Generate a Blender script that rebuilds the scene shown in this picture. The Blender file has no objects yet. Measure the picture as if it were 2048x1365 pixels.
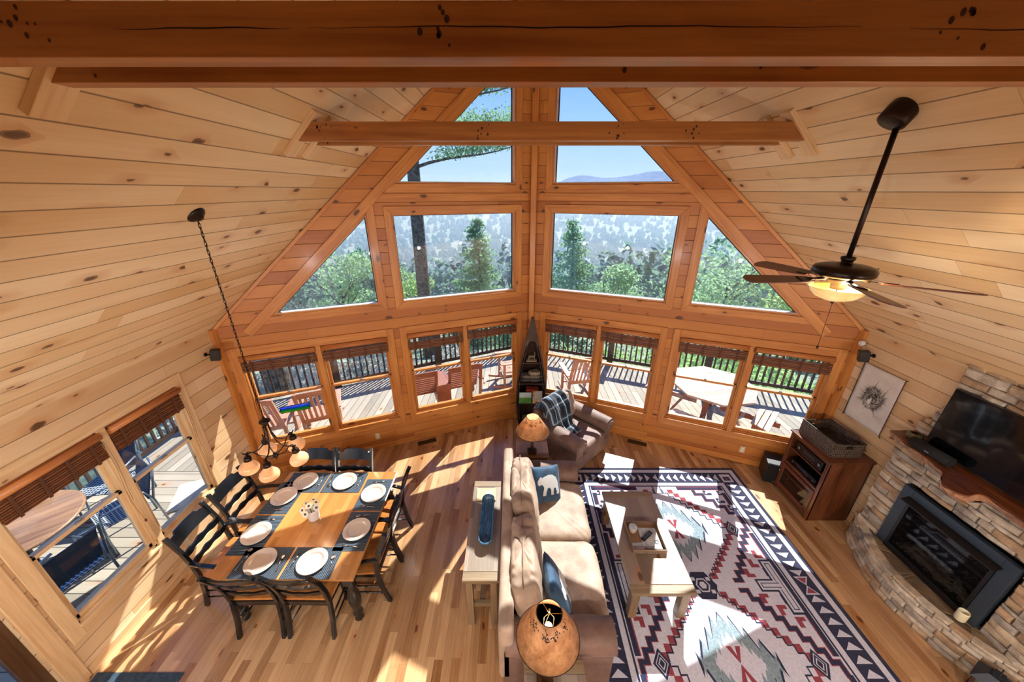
SKY, SUN, LOFT, FILL_L, EXPO = 1.0, 8.0, 30, 62, 0.5
CHL, LAMP_F, LAMP_N, FANL = 1.5, 4, 3, 20
HAZE = .001
import bpy, bmesh, math, random
from mathutils import Vector, Matrix, Euler
from mathutils.geometry import tessellate_polygon
rnd = random.Random(7)
SC = bpy.context.scene
COL = SC.collection
pi = math.pi

# ------------------------------------------------------------------ nodes
def lin(c):
    if isinstance(c, str):
        c = [int(c[i:i+2], 16) / 255 for i in (0, 2, 4)]
        c = [x / 12.92 if x <= .04045 else ((x + .055) / 1.055) ** 2.4 for x in c]
    return (c[0], c[1], c[2], 1)

class NT:
    def __init__(s, name):
        s.m = bpy.data.materials.new(name); s.m.use_nodes = True
        s.t = s.m.node_tree; s.t.nodes.clear()
        s.out = s.t.nodes.new('ShaderNodeOutputMaterial')
    def n(s, typ, **kw):
        nd = s.t.nodes.new('ShaderNode' + typ)
        for k, v in kw.items():
            if k in nd.inputs: s.set(nd.inputs[k], v)
            else: setattr(nd, k, v)
        return nd
    def set(s, sock, v):
        if hasattr(v, 'is_output'): s.t.links.new(v, sock)
        elif v is not None:
            try: sock.default_value = v
            except Exception: sock.default_value = (v, v, v)
    def math(s, op, a, b=None, c=None, clamp=False):
        nd = s.t.nodes.new('ShaderNodeMath'); nd.operation = op; nd.use_clamp = clamp
        for i, v in enumerate((a, b, c)):
            if v is not None: s.set(nd.inputs[i], v)
        return nd.outputs[0]
    def mix(s, f, a, b, blend='MIX'):
        nd = s.t.nodes.new('ShaderNodeMix'); nd.data_type = 'RGBA'; nd.blend_type = blend
        s.set(nd.inputs[0], f); s.set(nd.inputs[6], a); s.set(nd.inputs[7], b)
        return nd.outputs[2]
    def comb(s, x=0, y=0, z=0):
        nd = s.t.nodes.new('ShaderNodeCombineXYZ')
        for i, v in enumerate((x, y, z)): s.set(nd.inputs[i], v)
        return nd.outputs[0]
    def sep(s, v):
        nd = s.t.nodes.new('ShaderNodeSeparateXYZ'); s.set(nd.inputs[0], v); return nd.outputs
    def uv(s): return s.n('TexCoord').outputs['UV']
    def obj(s): return s.n('TexCoord').outputs['Object']
    def noise(s, vec, scale=5, detail=3, rough=.5, dim='3D'):
        nd = s.t.nodes.new('ShaderNodeTexNoise'); nd.noise_dimensions = dim
        s.set(nd.inputs['Vector'], vec); nd.inputs['Scale'].default_value = scale
        nd.inputs['Detail'].default_value = detail; nd.inputs['Roughness'].default_value = rough
        return nd.outputs['Fac']
    def ramp(s, f, stops, interp='LINEAR'):
        nd = s.t.nodes.new('ShaderNodeValToRGB'); r = nd.color_ramp; r.interpolation = interp
        while len(r.elements) < len(stops): r.elements.new(.5)
        for e, (p, c) in zip(r.elements, stops): e.position = p; e.color = c if len(c) == 4 else lin(c)
        s.set(nd.inputs[0], f); return nd.outputs[0]
    def mr(s, v, a, b, c=0, d=1):
        nd = s.t.nodes.new('ShaderNodeMapRange'); s.set(nd.inputs[0], v)
        for i, x in enumerate((a, b, c, d)): nd.inputs[i + 1].default_value = x
        return nd.outputs[0]
    def bump(s, h, strength=.3, dist=.01):
        nd = s.t.nodes.new('ShaderNodeBump'); nd.inputs['Strength'].default_value = strength
        nd.inputs['Distance'].default_value = dist; s.set(nd.inputs['Height'], h); return nd.outputs[0]
    def pbsdf(s, col, rough=.5, normal=None, metal=0, coat=0, emit=None, es=0, trans=0, spec=.5, sheen=0, ior=None):
        nd = s.t.nodes.new('ShaderNodeBsdfPrincipled')
        s.set(nd.inputs['Base Color'], lin(col) if isinstance(col, (str, tuple)) and (isinstance(col, str) or len(col) == 3) else col)
        s.set(nd.inputs['Roughness'], rough); nd.inputs['Metallic'].default_value = metal
        nd.inputs['Coat Weight'].default_value = coat; nd.inputs['Coat Roughness'].default_value = .15
        nd.inputs['Specular IOR Level'].default_value = spec
        nd.inputs['Transmission Weight'].default_value = trans
        nd.inputs['Sheen Weight'].default_value = sheen
        if ior: nd.inputs['IOR'].default_value = ior
        if emit is not None:
            s.set(nd.inputs['Emission Color'], lin(emit) if isinstance(emit, (str, tuple)) else emit)
            s.set(nd.inputs['Emission Strength'], es)
        if normal is not None: s.set(nd.inputs['Normal'], normal)
        s.t.links.new(nd.outputs[0], s.out.inputs[0]); return nd

def flat(name, col, rough=.5, metal=0, bump=0, scale=40, var=.0, **kw):
    t = NT(name)
    c = lin(col) ; nrm = None
    if var or bump:
        nz = t.noise(t.obj(), scale, 4, .6)
        if var:
            d = tuple(x * (1 - var) for x in c[:3]) + (1,); l = tuple(min(1, x * (1 + var)) for x in c[:3]) + (1,)
            c = t.mix(t.mr(nz, .3, .7), d, l)
        if bump: nrm = t.bump(nz, bump, .004)
    t.pbsdf(c if not isinstance(c, tuple) else c, rough, nrm, metal, **kw); return t.m

def wood(name, dark, light, rough=.35, coat=.15, grain=1., knots=0, bump=.12, worn=0):
    t = NT(name); u, v, _ = t.sep(t.uv())[:3] if False else (t.sep(t.uv())[0], t.sep(t.uv())[1], None)
    g1 = t.noise(t.comb(t.math('MULTIPLY', u, 1.6 * grain), t.math('MULTIPLY', v, 38 * grain), 0), 1, 4, .6)
    g2 = t.noise(t.comb(t.math('MULTIPLY', u, 1.1), t.math('MULTIPLY', v, 6), 3.3), 1, 2, .5)
    f = t.math('ADD', t.math('MULTIPLY', g1, .55), t.math('MULTIPLY', g2, .45))
    c = t.mix(t.mr(f, .34, .66), lin(dark), lin(light))
    if knots: c, _k = add_knots(t, c, u, v, knots)
    if worn:
        w = t.noise(t.comb(t.math('MULTIPLY', u, 3), t.math('MULTIPLY', v, 9), 7), 1, 5, .7)
        c = t.mix(t.mr(w, .55, .75, 0, worn), c, lin('d8cdb8'))
    t.pbsdf(c, rough, t.bump(g1, bump, .002), coat=coat); return t.m

def add_knots(t, c, u, v, dens, seedv=None):
    # elliptical dark knots with a paler amber halo, sparse
    vec = t.comb(t.math('MULTIPLY', u, 2.6), t.math('MULTIPLY', v, 5.2), seedv if seedv is not None else 1.7)
    nd = t.t.nodes.new('ShaderNodeTexVoronoi'); nd.voronoi_dimensions = '2D'
    nd.feature = 'F1'; nd.inputs['Scale'].default_value = 1; nd.inputs['Randomness'].default_value = 1
    wob = t.noise(t.comb(t.math('MULTIPLY', u, 9), t.math('MULTIPLY', v, 14), 0), 1, 2, .5)
    va = t.t.nodes.new('ShaderNodeVectorMath'); va.operation = 'ADD'
    t.set(va.inputs[0], vec); t.set(va.inputs[1], t.comb(t.math('MULTIPLY', wob, .12), t.math('MULTIPLY', wob, .2), 0))
    t.set(nd.inputs['Vector'], va.outputs[0])
    rn = t.sep(nd.outputs['Color'])[0]
    keep = t.math('GREATER_THAN', rn, 1 - dens)
    sz = t.math('MULTIPLY', t.math('SUBTRACT', rn, 1 - dens), .095 / max(dens, .01))
    d = t.math('SUBTRACT', nd.outputs['Distance'], sz)
    halo = t.math('MULTIPLY', t.mr(d, .03, .34, 1, 0), keep)
    core = t.math('MULTIPLY', t.mr(d, .0, .055, 1, 0), keep)
    ring = t.math('MULTIPLY', t.mr(t.math('ABSOLUTE', t.math('SUBTRACT', d, .03)), 0, .02, 1, 0), keep)
    c = t.mix(t.math('MULTIPLY', halo, .38), c, lin('b5671f'))
    c = t.mix(t.math('MULTIPLY', core, .9), c, lin('54341d'))
    c = t.mix(t.math('MULTIPLY', ring, .55), c, lin('2e1708'))
    return c, core

def planks(name, dark, light, w=.165, L=3.0, rough=.4, knots=.3, groove=.02, gcol='5a3210', coat=.1, contrast=.5, bump=.5, grain=1, gdark=.8, lo=.25):
    # tongue-and-groove boards running along U, stacked along V (UV in metres)
    t = NT(name); s = t.sep(t.uv()); u, v = s[0], s[1]
    r = t.math('DIVIDE', v, w); row = t.math('FLOOR', r); fr = t.math('FRACT', r)
    wn = t.n('TexWhiteNoise', noise_dimensions='1D'); t.set(wn.inputs['W'], row)
    uo = t.math('ADD', t.math('DIVIDE', u, L), t.math('MULTIPLY', wn.outputs['Value'], 7.31))
    pid = t.math('FLOOR', uo); uf = t.math('FRACT', uo)
    wn2 = t.n('TexWhiteNoise', noise_dimensions='2D'); t.set(wn2.inputs['Vector'], t.comb(row, pid, 0))
    rv = wn2.outputs['Value']; rc = t.sep(wn2.outputs['Color'])
    us = t.math('ADD', u, t.math('MULTIPLY', rv, 13)); vs = t.math('ADD', v, t.math('MULTIPLY', rc[1], 9))
    g1 = t.noise(t.comb(t.math('MULTIPLY', us, 1.3 * grain), t.math('MULTIPLY', vs, 40 * grain), 0), 1, 4, .6)
    g2 = t.noise(t.comb(t.math('MULTIPLY', us, 1.), t.math('MULTIPLY', vs, 7), 2), 1, 2, .5)
    f = t.math('ADD', t.math('MULTIPLY', g1, .3), t.math('MULTIPLY', g2, .3))
    f = t.math('ADD', f, t.math('MULTIPLY', rv, .4))
    c = t.mix(t.mr(f, lo, lo + contrast), lin(dark), lin(light))
    if knots: c, core = add_knots(t, c, us, vs, knots)
    e = t.math('MINIMUM', fr, t.math('SUBTRACT', 1, fr))
    gm = t.mr(e, 0, groove / 1., 1, 0) ; gm.node.interpolation_type = 'SMOOTHSTEP'
    e2 = t.math('MINIMUM', uf, t.math('SUBTRACT', 1, uf))
    gm2 = t.mr(e2, 0, .0018 / L, .75, 0)
    gg = t.math('MAXIMUM', gm, gm2)
    c = t.mix(t.math('MULTIPLY', gg, gdark), c, lin(gcol))
    h = t.math('SUBTRACT', t.math('MULTIPLY', g1, .06), gg)
    rr = t.math('ADD', t.math('MULTIPLY', g1, .12), rough - .06)
    t.pbsdf(c, rr, t.bump(h, bump, .006), coat=coat); return t.m

# ------------------------------------------------------------------ mesh builder
class MB:
    def __init__(s): s.v = []; s.f = []; s.g = []; s.mi = []; s.sm = []; s.uvs = []; s.off = (0, 0); s.grain = Vector((1, 0, 0)); s.m = 0
    def newoff(s): s.off = (rnd.random() * 20, rnd.random() * 20)
    def face(s, idx, smooth=False, uv=None, m=None):
        s.f.append(tuple(idx)); s.g.append((s.grain.copy(), s.off)); s.mi.append(s.m if m is None else m); s.sm.append(smooth); s.uvs.append(uv)
    def add(s, vs, fs, smooth=False, X=None, grain=None, uvs=None):
        b = len(s.v); s.newoff()
        if grain is not None: s.grain = Vector(grain)
        if X is not None:
            vs = [X @ Vector(p) for p in vs]
            if grain is not None: s.grain = (X.to_3x3() @ Vector(grain)).normalized()
        s.v += [tuple(p) for p in vs]
        for i, f in enumerate(fs): s.face([b + k for k in f], smooth, uvs[i] if uvs else None)
        return s
    def box(s, c, d, X=None, grain=None):
        x, y, z = [k / 2 for k in d]
        vs = [(c[0] + i * x, c[1] + j * y, c[2] + k * z) for i in (-1, 1) for j in (-1, 1) for k in (-1, 1)]
        fs = [(0, 1, 3, 2), (4, 6, 7, 5), (0, 4, 5, 1), (2, 3, 7, 6), (0, 2, 6, 4), (1, 5, 7, 3)]
        if grain is None:
            a = max(range(3), key=lambda i: d[i]); grain = [0, 0, 0]; grain[a] = 1
        return s.add(vs, fs, X=X, grain=grain)
    def b2(s, lo, hi, X=None, grain=None):
        return s.box([(a + b) / 2 for a, b in zip(lo, hi)], [abs(b - a) for a, b in zip(lo, hi)], X, grain)
    def bar(s, p0, p1, w, h, up=(0, 0, 1), X=None, w1=None, h1=None):
        p0, p1 = Vector(p0), Vector(p1); d = (p1 - p0).normalized(); up = Vector(up)
        if abs(d.dot(up.normalized())) > .98: up = Vector((0, 1, 0))
        a = d.cross(up).normalized(); b = a.cross(d)
        w1 = w1 or w; h1 = h1 or h
        vs = [p0 + a * i * w / 2 + b * j * h / 2 for i, j in ((-1, -1), (1, -1), (1, 1), (-1, 1))] + \
             [p1 + a * i * w1 / 2 + b * j * h1 / 2 for i, j in ((-1, -1), (1, -1), (1, 1), (-1, 1))]
        return s.add(vs, [(3, 2, 1, 0), (4, 5, 6, 7), (0, 1, 5, 4), (1, 2, 6, 5), (2, 3, 7, 6), (3, 0, 4, 7)], X=X, grain=d)
    def prism(s, poly, z0, z1, X=None, grain=(1, 0, 0), smooth=False):
        n = len(poly); area = sum(poly[i][0] * poly[(i + 1) % n][1] - poly[(i + 1) % n][0] * poly[i][1] for i in range(n))
        if area < 0: poly = poly[::-1]
        vs = [(p[0], p[1], z0) for p in poly] + [(p[0], p[1], z1) for p in poly]
        b = len(s.v); s.add(vs, [], X=X, grain=grain)
        tri = tessellate_polygon([[Vector((p[0], p[1], 0)) for p in poly]])
        if n <= 4: s.face([b + i for i in range(n - 1, -1, -1)]); s.face([b + n + i for i in range(n)])
        else:
            for a, c, d in tri:
                A, C_, D = poly[a], poly[c], poly[d]
                if (C_[0] - A[0]) * (D[1] - A[1]) - (D[0] - A[0]) * (C_[1] - A[1]) < 0: c, d = d, c
                s.face([b + n + a, b + n + c, b + n + d]); s.face([b + d, b + c, b + a])
        for i in range(n): j = (i + 1) % n; s.face([b + i, b + j, b + n + j, b + n + i], smooth)
        return s
    def tube(s, pts, r, n=8, X=None, cap=True, closed=False):
        pts = [Vector(p) for p in pts]; N = len(pts)
        rs = r if isinstance(r, (list, tuple)) else [r] * N
        vs = []; prev = None
        for i, p in enumerate(pts):
            if closed: d = pts[(i + 1) % N] - pts[i - 1]
            else: d = pts[min(i + 1, N - 1)] - pts[max(i - 1, 0)]
            d = d.normalized() if d.length > 1e-9 else Vector((0, 0, 1))
            if prev is None:
                a = d.cross(Vector((0, 0, 1)) if abs(d.z) < .95 else Vector((1, 0, 0))).normalized()
            else:
                a = (prev - d * prev.dot(d)); a = a.normalized() if a.length > 1e-6 else d.cross(Vector((0, 0, 1))).normalized()
            prev = a; b = d.cross(a)
            for k in range(n):
                an = 2 * pi * k / n; vs.append(p + (a * math.cos(an) + b * math.sin(an)) * rs[i])
        fs = []
        M = N if closed else N - 1
        for i in range(M):
            for k in range(n):
                k2 = (k + 1) % n; i2 = (i + 1) % N
                fs.append((i * n + k, i * n + k2, i2 * n + k2, i2 * n + k))
        s.add(vs, fs, smooth=True, X=X, grain=(pts[-1] - pts[0]).normalized() if (pts[-1] - pts[0]).length > 1e-6 else (1, 0, 0))
        if cap and not closed:
            b0 = len(s.v) - N * n
            s.face([b0 + k for k in range(n - 1, -1, -1)]); s.face([b0 + (N - 1) * n + k for k in range(n)])
        return s
    def lathe(s, prof, n=24, X=None, c=(0, 0, 0), sx=1, sy=1, smooth=True):
        vs = []; fs = []
        for r, z in prof:
            for k in range(n):
                a = 2 * pi * k / n; vs.append((c[0] + r * math.cos(a) * sx, c[1] + r * math.sin(a) * sy, c[2] + z))
        for i in range(len(prof) - 1):
            for k in range(n):
                k2 = (k + 1) % n; fs.append((i * n + k, i * n + k2, (i + 1) * n + k2, (i + 1) * n + k))
        s.add(vs, fs, smooth=smooth, X=X, grain=(0, 0, 1))
        b0 = len(s.v) - len(vs)
        if prof[0][0] > 1e-4: s.face([b0 + k for k in range(n - 1, -1, -1)])
        if prof[-1][0] > 1e-4: s.face([b0 + (len(prof) - 1) * n + k for k in range(n)])
        return s
    def grid(s, fn, nu, nv, X=None, smooth=True, closeu=False, uvscale=None):
        vs = []; fs = []; uvs = [] if uvscale else None
        for i in range(nu + (0 if closeu else 1)):
            for j in range(nv + 1): vs.append(fn(i / nu, j / nv))
        W = nv + 1; N = nu if closeu else nu + 1
        for i in range(nu):
            for j in range(nv):
                i2 = (i + 1) % N; fs.append((i * W + j, i2 * W + j, i2 * W + j + 1, i * W + j + 1))
                if uvscale: uvs.append([((i + a) / nu * uvscale[0], (j + b) / nv * uvscale[1]) for a, b in ((0, 0), (1, 0), (1, 1), (0, 1))])
        return s.add(vs, fs, smooth=smooth, X=X, grain=(1, 0, 0), uvs=uvs)
    def build(s, name, mats, parent=None, loc=None, rz=0, bevel=0, seg=2, solid=0, sub=0, X=None):
        me = bpy.data.meshes.new(name); me.from_pydata(s.v, [], s.f)
        if not isinstance(mats, (list, tuple)): mats = [mats]
        for m in mats: me.materials.append(m)
        uvl = me.uv_layers.new(name='UVMap')
        for p, (g, off), mi, sm, uv in zip(me.polygons, s.g, s.mi, s.sm, s.uvs):
            p.material_index = mi; p.use_smooth = sm
            nrm = p.normal
            if uv is None:
                t = g - nrm * g.dot(nrm)
                if t.length < .3: t = nrm.orthogonal()
                t.normalize(); bt = nrm.cross(t)
            for k, li in enumerate(p.loop_indices):
                if uv is not None: uvl.data[li].uv = uv[k]
                else:
                    co = Vector(s.v[me.loops[li].vertex_index]); uvl.data[li].uv = (co.dot(t) + off[0], co.dot(bt) + off[1])
        me.update()
        o = bpy.data.objects.new(name, me); COL.objects.link(o)
        if parent is not None: o.parent = parent
        if X is not None: o.matrix_local = X
        if loc is not None: o.location = loc
        if rz: o.rotation_euler = (0, 0, rz)
        if bevel:
            b = o.modifiers.new('Bevel', 'BEVEL'); b.width = bevel; b.segments = seg; b.limit_method = 'ANGLE'; b.angle_limit = .6
        if solid:
            b = o.modifiers.new('Solid', 'SOLIDIFY'); b.thickness = solid; b.offset = 0
        if sub:
            b = o.modifiers.new('Sub', 'SUBSURF'); b.levels = sub; b.render_levels = sub
        return o

def T(x=0, y=0, z=0): return Matrix.Translation((x, y, z))
def RX(a): return Matrix.Rotation(a, 4, 'X')
def RY(a): return Matrix.Rotation(a, 4, 'Y')
def RZ(a): return Matrix.Rotation(a, 4, 'Z')
def thing(name, label, cat, loc=(0, 0, 0), rz=0, group=None):
    o = bpy.data.objects.new(name, None); COL.objects.link(o); o.location = loc; o.rotation_euler = (0, 0, rz)
    o.empty_display_size = .1
    tag(o, label, cat, group); return o
def tag(o, label=None, cat=None, group=None, kind=None):
    if label: o['label'] = label
    if cat: o['category'] = cat
    if group: o['group'] = group
    if kind: o['kind'] = kind
    return o
def struct(o): o['kind'] = 'structure'; return o
def dup(root, loc=None, rz=None, label=None, group=None):
    r = root.copy(); COL.objects.link(r)
    if loc is not None: r.location = loc
    if rz is not None: r.rotation_euler = (0, 0, rz)
    if label: r['label'] = label
    if group: r['group'] = group
    for ch in list(root.children):
        c = ch.copy(); COL.objects.link(c); c.parent = r; c.matrix_parent_inverse = ch.matrix_parent_inverse
        for g in list(ch.children):
            d = g.copy(); COL.objects.link(d); d.parent = c
    return r

# ------------------------------------------------------------------ room constants
XL, XR, XC, YL, YC, HE = -3.88, 4.52, .32, 4.245, 5.95, 2.465
RIDGE = HE + (XC - XL)
BK = -1.6                         # back of the modelled room
CH = 4.1
# materials
M = {}
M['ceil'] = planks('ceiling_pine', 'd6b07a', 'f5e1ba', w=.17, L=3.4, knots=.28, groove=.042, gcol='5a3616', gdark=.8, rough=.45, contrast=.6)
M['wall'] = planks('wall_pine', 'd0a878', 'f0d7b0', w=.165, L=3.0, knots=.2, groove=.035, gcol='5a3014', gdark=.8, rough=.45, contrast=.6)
M['fwall'] = planks('backlit_wall_pine', 'aa632b', 'd69146', w=.165, L=3.0, knots=.22, groove=.035, gcol='46200a', gdark=.8, rough=.42, contrast=.6)  # same pine as the other walls, backlit tone put into the colour
M['ftrim'] = wood('backlit_trim_pine', 'b26a30', 'da964c', rough=.4, knots=.28)  # trim copy with the same backlit tone in its colour
M['trim'] = wood('trim_pine', 'd2a878', 'efd2a4', rough=.4, knots=.22)
M['beam'] = wood('beam_pine', '8c5020', 'b4783a', rough=.42, knots=.16, grain=.7)
M['floor'] = planks('floor_hickory', '88582f', 'dcb586', w=.0825, L=.85, knots=.2, groove=.012, gcol='3d1f0c', gdark=.6, rough=.27, coat=.35, contrast=.6, bump=.15, grain=1.4, lo=.2)
M['deckwood'] = planks('weathered_deck', '897f70', 'b9ad9b', w=.14, L=4, knots=.15, groove=.05, gcol='1a1612', gdark=.95, rough=.8, coat=0, contrast=.6, bump=.8)
M['black'] = flat('black_plastic', '0c0c0e', .35)
M['white'] = flat('white_plastic', 'e8e4da', .45)
M['cream'] = flat('cream_plastic', 'd8c9a2', .45)
M['bronze'] = flat('dark_bronze', '2a1c14', .32, metal=.6, var=.2)

def glassmat(name, tint=(.96, .98, .98), refl=1.0, rough=0.0):
    t = NT(name)
    tr = t.n('BsdfTransparent', Color=(*tint, 1)); gl = t.n('BsdfGlossy', Roughness=rough)
    ly = t.n('LayerWeight', Blend=.5)
    fr = t.math('ADD', t.math('MULTIPLY', t.math('POWER', ly.outputs['Facing'], 5), .9), .035)
    mx = t.n('MixShader'); t.set(mx.inputs[0], t.math('MULTIPLY', fr, refl, clamp=True))
    t.t.links.new(tr.outputs[0], mx.inputs[1]); t.t.links.new(gl.outputs[0], mx.inputs[2])
    t.t.links.new(mx.outputs[0], t.out.inputs[0]); return t.m
M['glass'] = glassmat('window_glass')

# ------------------------------------------------------------------ camera
cam = bpy.data.cameras.new('camera'); co = bpy.data.objects.new('camera', cam); COL.objects.link(co)
cam.sensor_width = 36; cam.lens = 36 * 705.52 / 2048; cam.clip_start = .05; cam.clip_end = 6000
co.matrix_world = Matrix.Translation((0, 0, CH)) @ Matrix.Rotation(.0024, 4, 'Z') @ Matrix.Rotation(pi / 2 - .4021, 4, 'X') @ Matrix.Rotation(-.0003, 4, 'Z')
SC.camera = co

# ------------------------------------------------------------------ frames on walls
class Fr:
    """local frame: t along the wall, z up, n into the room"""
    def __init__(s, o, d, n): s.o = Vector(o); s.d = Vector(d).normalized(); s.n = Vector(n).normalized()
    def M(s): return Matrix(((s.d.x, 0, s.n.x, s.o.x), (s.d.y, 0, s.n.y, s.o.y), (0, 1, 0, 0), (0, 0, 0, 1)))   # (t,z,n)->world
    def p(s, t, z, n=0): return s.o + s.d * t + s.n * n + Vector((0, 0, z))
dL = Vector((XL - XC, YL - YC, 0)).normalized(); dR = Vector((XR - XC, YL - YC, 0)).normalized()
nL = Vector((-dL.y, dL.x, 0)); nL = nL if nL.y < 0 else -nL
nR = Vector((-dR.y, dR.x, 0)); nR = nR if nR.y < 0 else -nR
FL = Fr((XC, YC, 0), dL, nL); FRt = Fr((XC, YC, 0), dR, nR); LEN = math.hypot(XL - XC, YL - YC)
WLf = Fr((XL, 0, 0), (0, 1, 0), (1, 0, 0)); WRf = Fr((XR, 0, 0), (0, 1, 0), (-1, 0, 0))
KS = (XC - XL) / LEN      # slope of the ceiling line in the front wall plane

def wall(name, fr, outer, holes, mat, th=.13):
    mb = MB(); loops = [outer] + holes
    tri = tessellate_polygon([[Vector((a, b, 0)) for a, b in lp] for lp in loops])
    fl = [p for lp in loops for p in lp]; n = len(fl)
    vs = [fr.p(a, b, 0) for a, b in fl] + [fr.p(a, b, -th) for a, b in fl]
    mb.add(vs, []); mb.grain = fr.d.copy()
    for tr in tri:
        uv = [fl[i] for i in tr]
        q = [vs[i] for i in tr]; nn = (q[1] - q[0]).cross(q[2] - q[0])
        if nn.dot(fr.n) < 0: tr = tr[::-1]; uv = uv[::-1]
        mb.face(tr, uv=uv); mb.face([i + n for i in tr[::-1]], uv=uv[::-1])
    k = 0
    for lp in loops:
        m = len(lp)
        for i in range(m): mb.face([k + i, k + (i + 1) % m, n + k + (i + 1) % m, n + k + i])
        k += m
    return struct(mb.build(name, mat))
def rect(a, b, c, d): return [(a, c), (b, c), (b, d), (a, d)]
ZT = lambda t: RIDGE - KS * t
tri_poly = [(2.47, 2.55), (3.85, 2.55), (2.47, 3.83)]
trap_poly = [(.30, 4.19), (2.06, 4.19), (.30, 5.82)]
LOW = [(.28, 2.15), (2.44, 4.36)]       # openings of the lower double units (t range), z .55-2.03
def fholes(): return [rect(.30, 2.15, 2.545, 3.81), tri_poly, trap_poly] + [rect(a, b, .55, 2.04) for a, b in LOW]
LG = LEN + .02
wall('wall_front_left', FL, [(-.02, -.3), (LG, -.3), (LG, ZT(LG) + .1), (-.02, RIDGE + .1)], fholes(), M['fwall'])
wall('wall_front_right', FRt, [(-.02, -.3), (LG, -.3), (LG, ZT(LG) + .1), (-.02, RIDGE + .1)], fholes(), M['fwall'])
DOORY = 1.64
wall('wall_left', WLf, [(DOORY, -.3), (YL + .02, -.3), (YL + .02, HE + .1), (DOORY - 1.8, HE + .1), (DOORY - 1.8, 2.1), (DOORY, 2.1)], [rect(1.9, 3.5, .53, 2.05)], M['wall'])
wall('wall_right', WRf, [(BK, -.3), (YL + .02, -.3), (YL + .02, HE + .1), (BK, HE + .1)], [], M['wall'])
def slab(name, pts, mat, th=.12, ud=(0, 1, 0)):
    mb = MB(); P = [Vector(p) for p in pts]; n = (P[1] - P[0]).cross(P[2] - P[0]).normalized()
    ud = Vector(ud); vd = n.cross(ud)
    mb.add([p for p in P] + [p - n * th for p in P], [])
    N = len(P)
    mb.face(range(N), uv=[(p.dot(ud), p.dot(vd)) for p in P]); mb.face([N + i for i in range(N - 1, -1, -1)], uv=[(p.dot(ud), p.dot(vd)) for p in P[::-1]])
    for i in range(N): mb.face([i, (i + 1) % N, N + (i + 1) % N, N + i][::-1])
    return struct(mb.build(name, mat))
ov = .35
def cp(x, y): return (x, y, HE + (x - XL)) if x <= XC else (x, y, HE + (XR - x))
slab('ceiling', [(XL - .0, BK, HE), (XL, YL, HE), (XC, YC, RIDGE), (XC, BK, RIDGE)][::1], M['ceil'])
slab('ceiling', [(XC, BK, RIDGE), (XC, YC, RIDGE), (XR, YL, HE), (XR, BK, HE)][::1], M['ceil'])
slab('floor', [(XL, BK, 0), (XR, BK, 0), (XR, YL, 0), (XC, YC, 0), (XL, YL, 0)], M['floor'])
# roof overhang outside
# ------------------------------------------------------------------ trim and casings
class FB(MB):
    """builder that works in a wall frame: t, z, n"""
    def __init__(s, fr): super().__init__(); s.fr = fr; s.X = fr.M()
    def fb(s, t0, t1, z0, z1, n0, n1, grain=None):
        return s.b2((t0, z0, n0), (t1, z1, n1), X=s.X, grain=grain)
    def fpoly(s, poly, n0, n1, grain=(1, 0, 0)): return s.prism(poly, n0, n1, X=s.X, grain=grain)
def strip(p, q, w):
    "polygon of a board of width w whose inner edge runs p->q (left normal side)"
    p = Vector(p); q = Vector(q); d = (q - p).normalized(); n = Vector((d.y, -d.x)) * w
    return [tuple(p), tuple(q), tuple(q + n), tuple(p + n)], (d.x, d.y, 0)
def inset_ring(poly, w):
    "outer offset polygon (mitred), poly counter-clockwise"
    n = len(poly); out = []
    for i in range(n):
        a, b, c = Vector(poly[i - 1]), Vector(poly[i]), Vector(poly[(i + 1) % n])
        d1 = (b - a).normalized(); d2 = (c - b).normalized()
        n1 = Vector((d1.y, -d1.x)); n2 = Vector((d2.y, -d2.x))
        m = (n1 + n2).normalized(); k = w / max(.35, m.dot(n1)); out.append(tuple(b + m * k))
    return out
def ccw(p):
    a = sum(p[i][0] * p[(i + 1) % len(p)][1] - p[(i + 1) % len(p)][0] * p[i][1] for i in range(len(p)))
    return p if a > 0 else p[::-1]
def casing(fb, poly, w, n0, n1, ext=0):
    poly = ccw(poly); out = inset_ring(poly, w); n = len(poly)
    for i in range(n):
        j = (i + 1) % n; d = Vector(poly[j]) - Vector(poly[i])
        fb.fpoly([poly[i], poly[j], out[j], out[i]], n0, n1, grain=(d.x, d.y, 0))
wi = 0
def win_root(fr, t, z):
    global wi
    wi += 1
    o = bpy.data.objects.new('window_%d' % wi, None); COL.objects.link(o); o['kind'] = 'structure'
    o.location = (0, 0, 0); return o
mgask = flat('window_gasket', '15191d', .5); malu = flat('white_glazing_strip', 'dfe4e8', .35)
def fixed_window(fr, poly, w=.1):
    r = win_root(fr, 0, 0); poly = ccw(poly)
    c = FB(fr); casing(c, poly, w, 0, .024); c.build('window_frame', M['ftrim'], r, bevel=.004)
    j = FB(fr); casing(j, inset_ring(poly, -.022), .022, -.13, .002); j.build('jamb', M['ftrim'], r)
    g = FB(fr); casing(g, inset_ring(poly, -.034), .012, -.1, -.09); g.build('gasket', mgask, r)
    b = min(p[1] for p in poly); bx = [p[0] for p in poly if abs(p[1] - b) < .01]
    s = FB(fr); s.fb(min(bx) + .03, max(bx) - .03, b + .022, b + .03, -.09, -.01); s.build('sill_strip', malu, r)
    q = FB(fr); q.fpoly(inset_ring(poly, -.03), -.098, -.092); q.build('pane', M['glass'], r)
    return r
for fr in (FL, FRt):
    fixed_window(fr, rect(.30, 2.15, 2.545, 3.81)); fixed_window(fr, tri_poly); fixed_window(fr, trap_poly)

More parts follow.
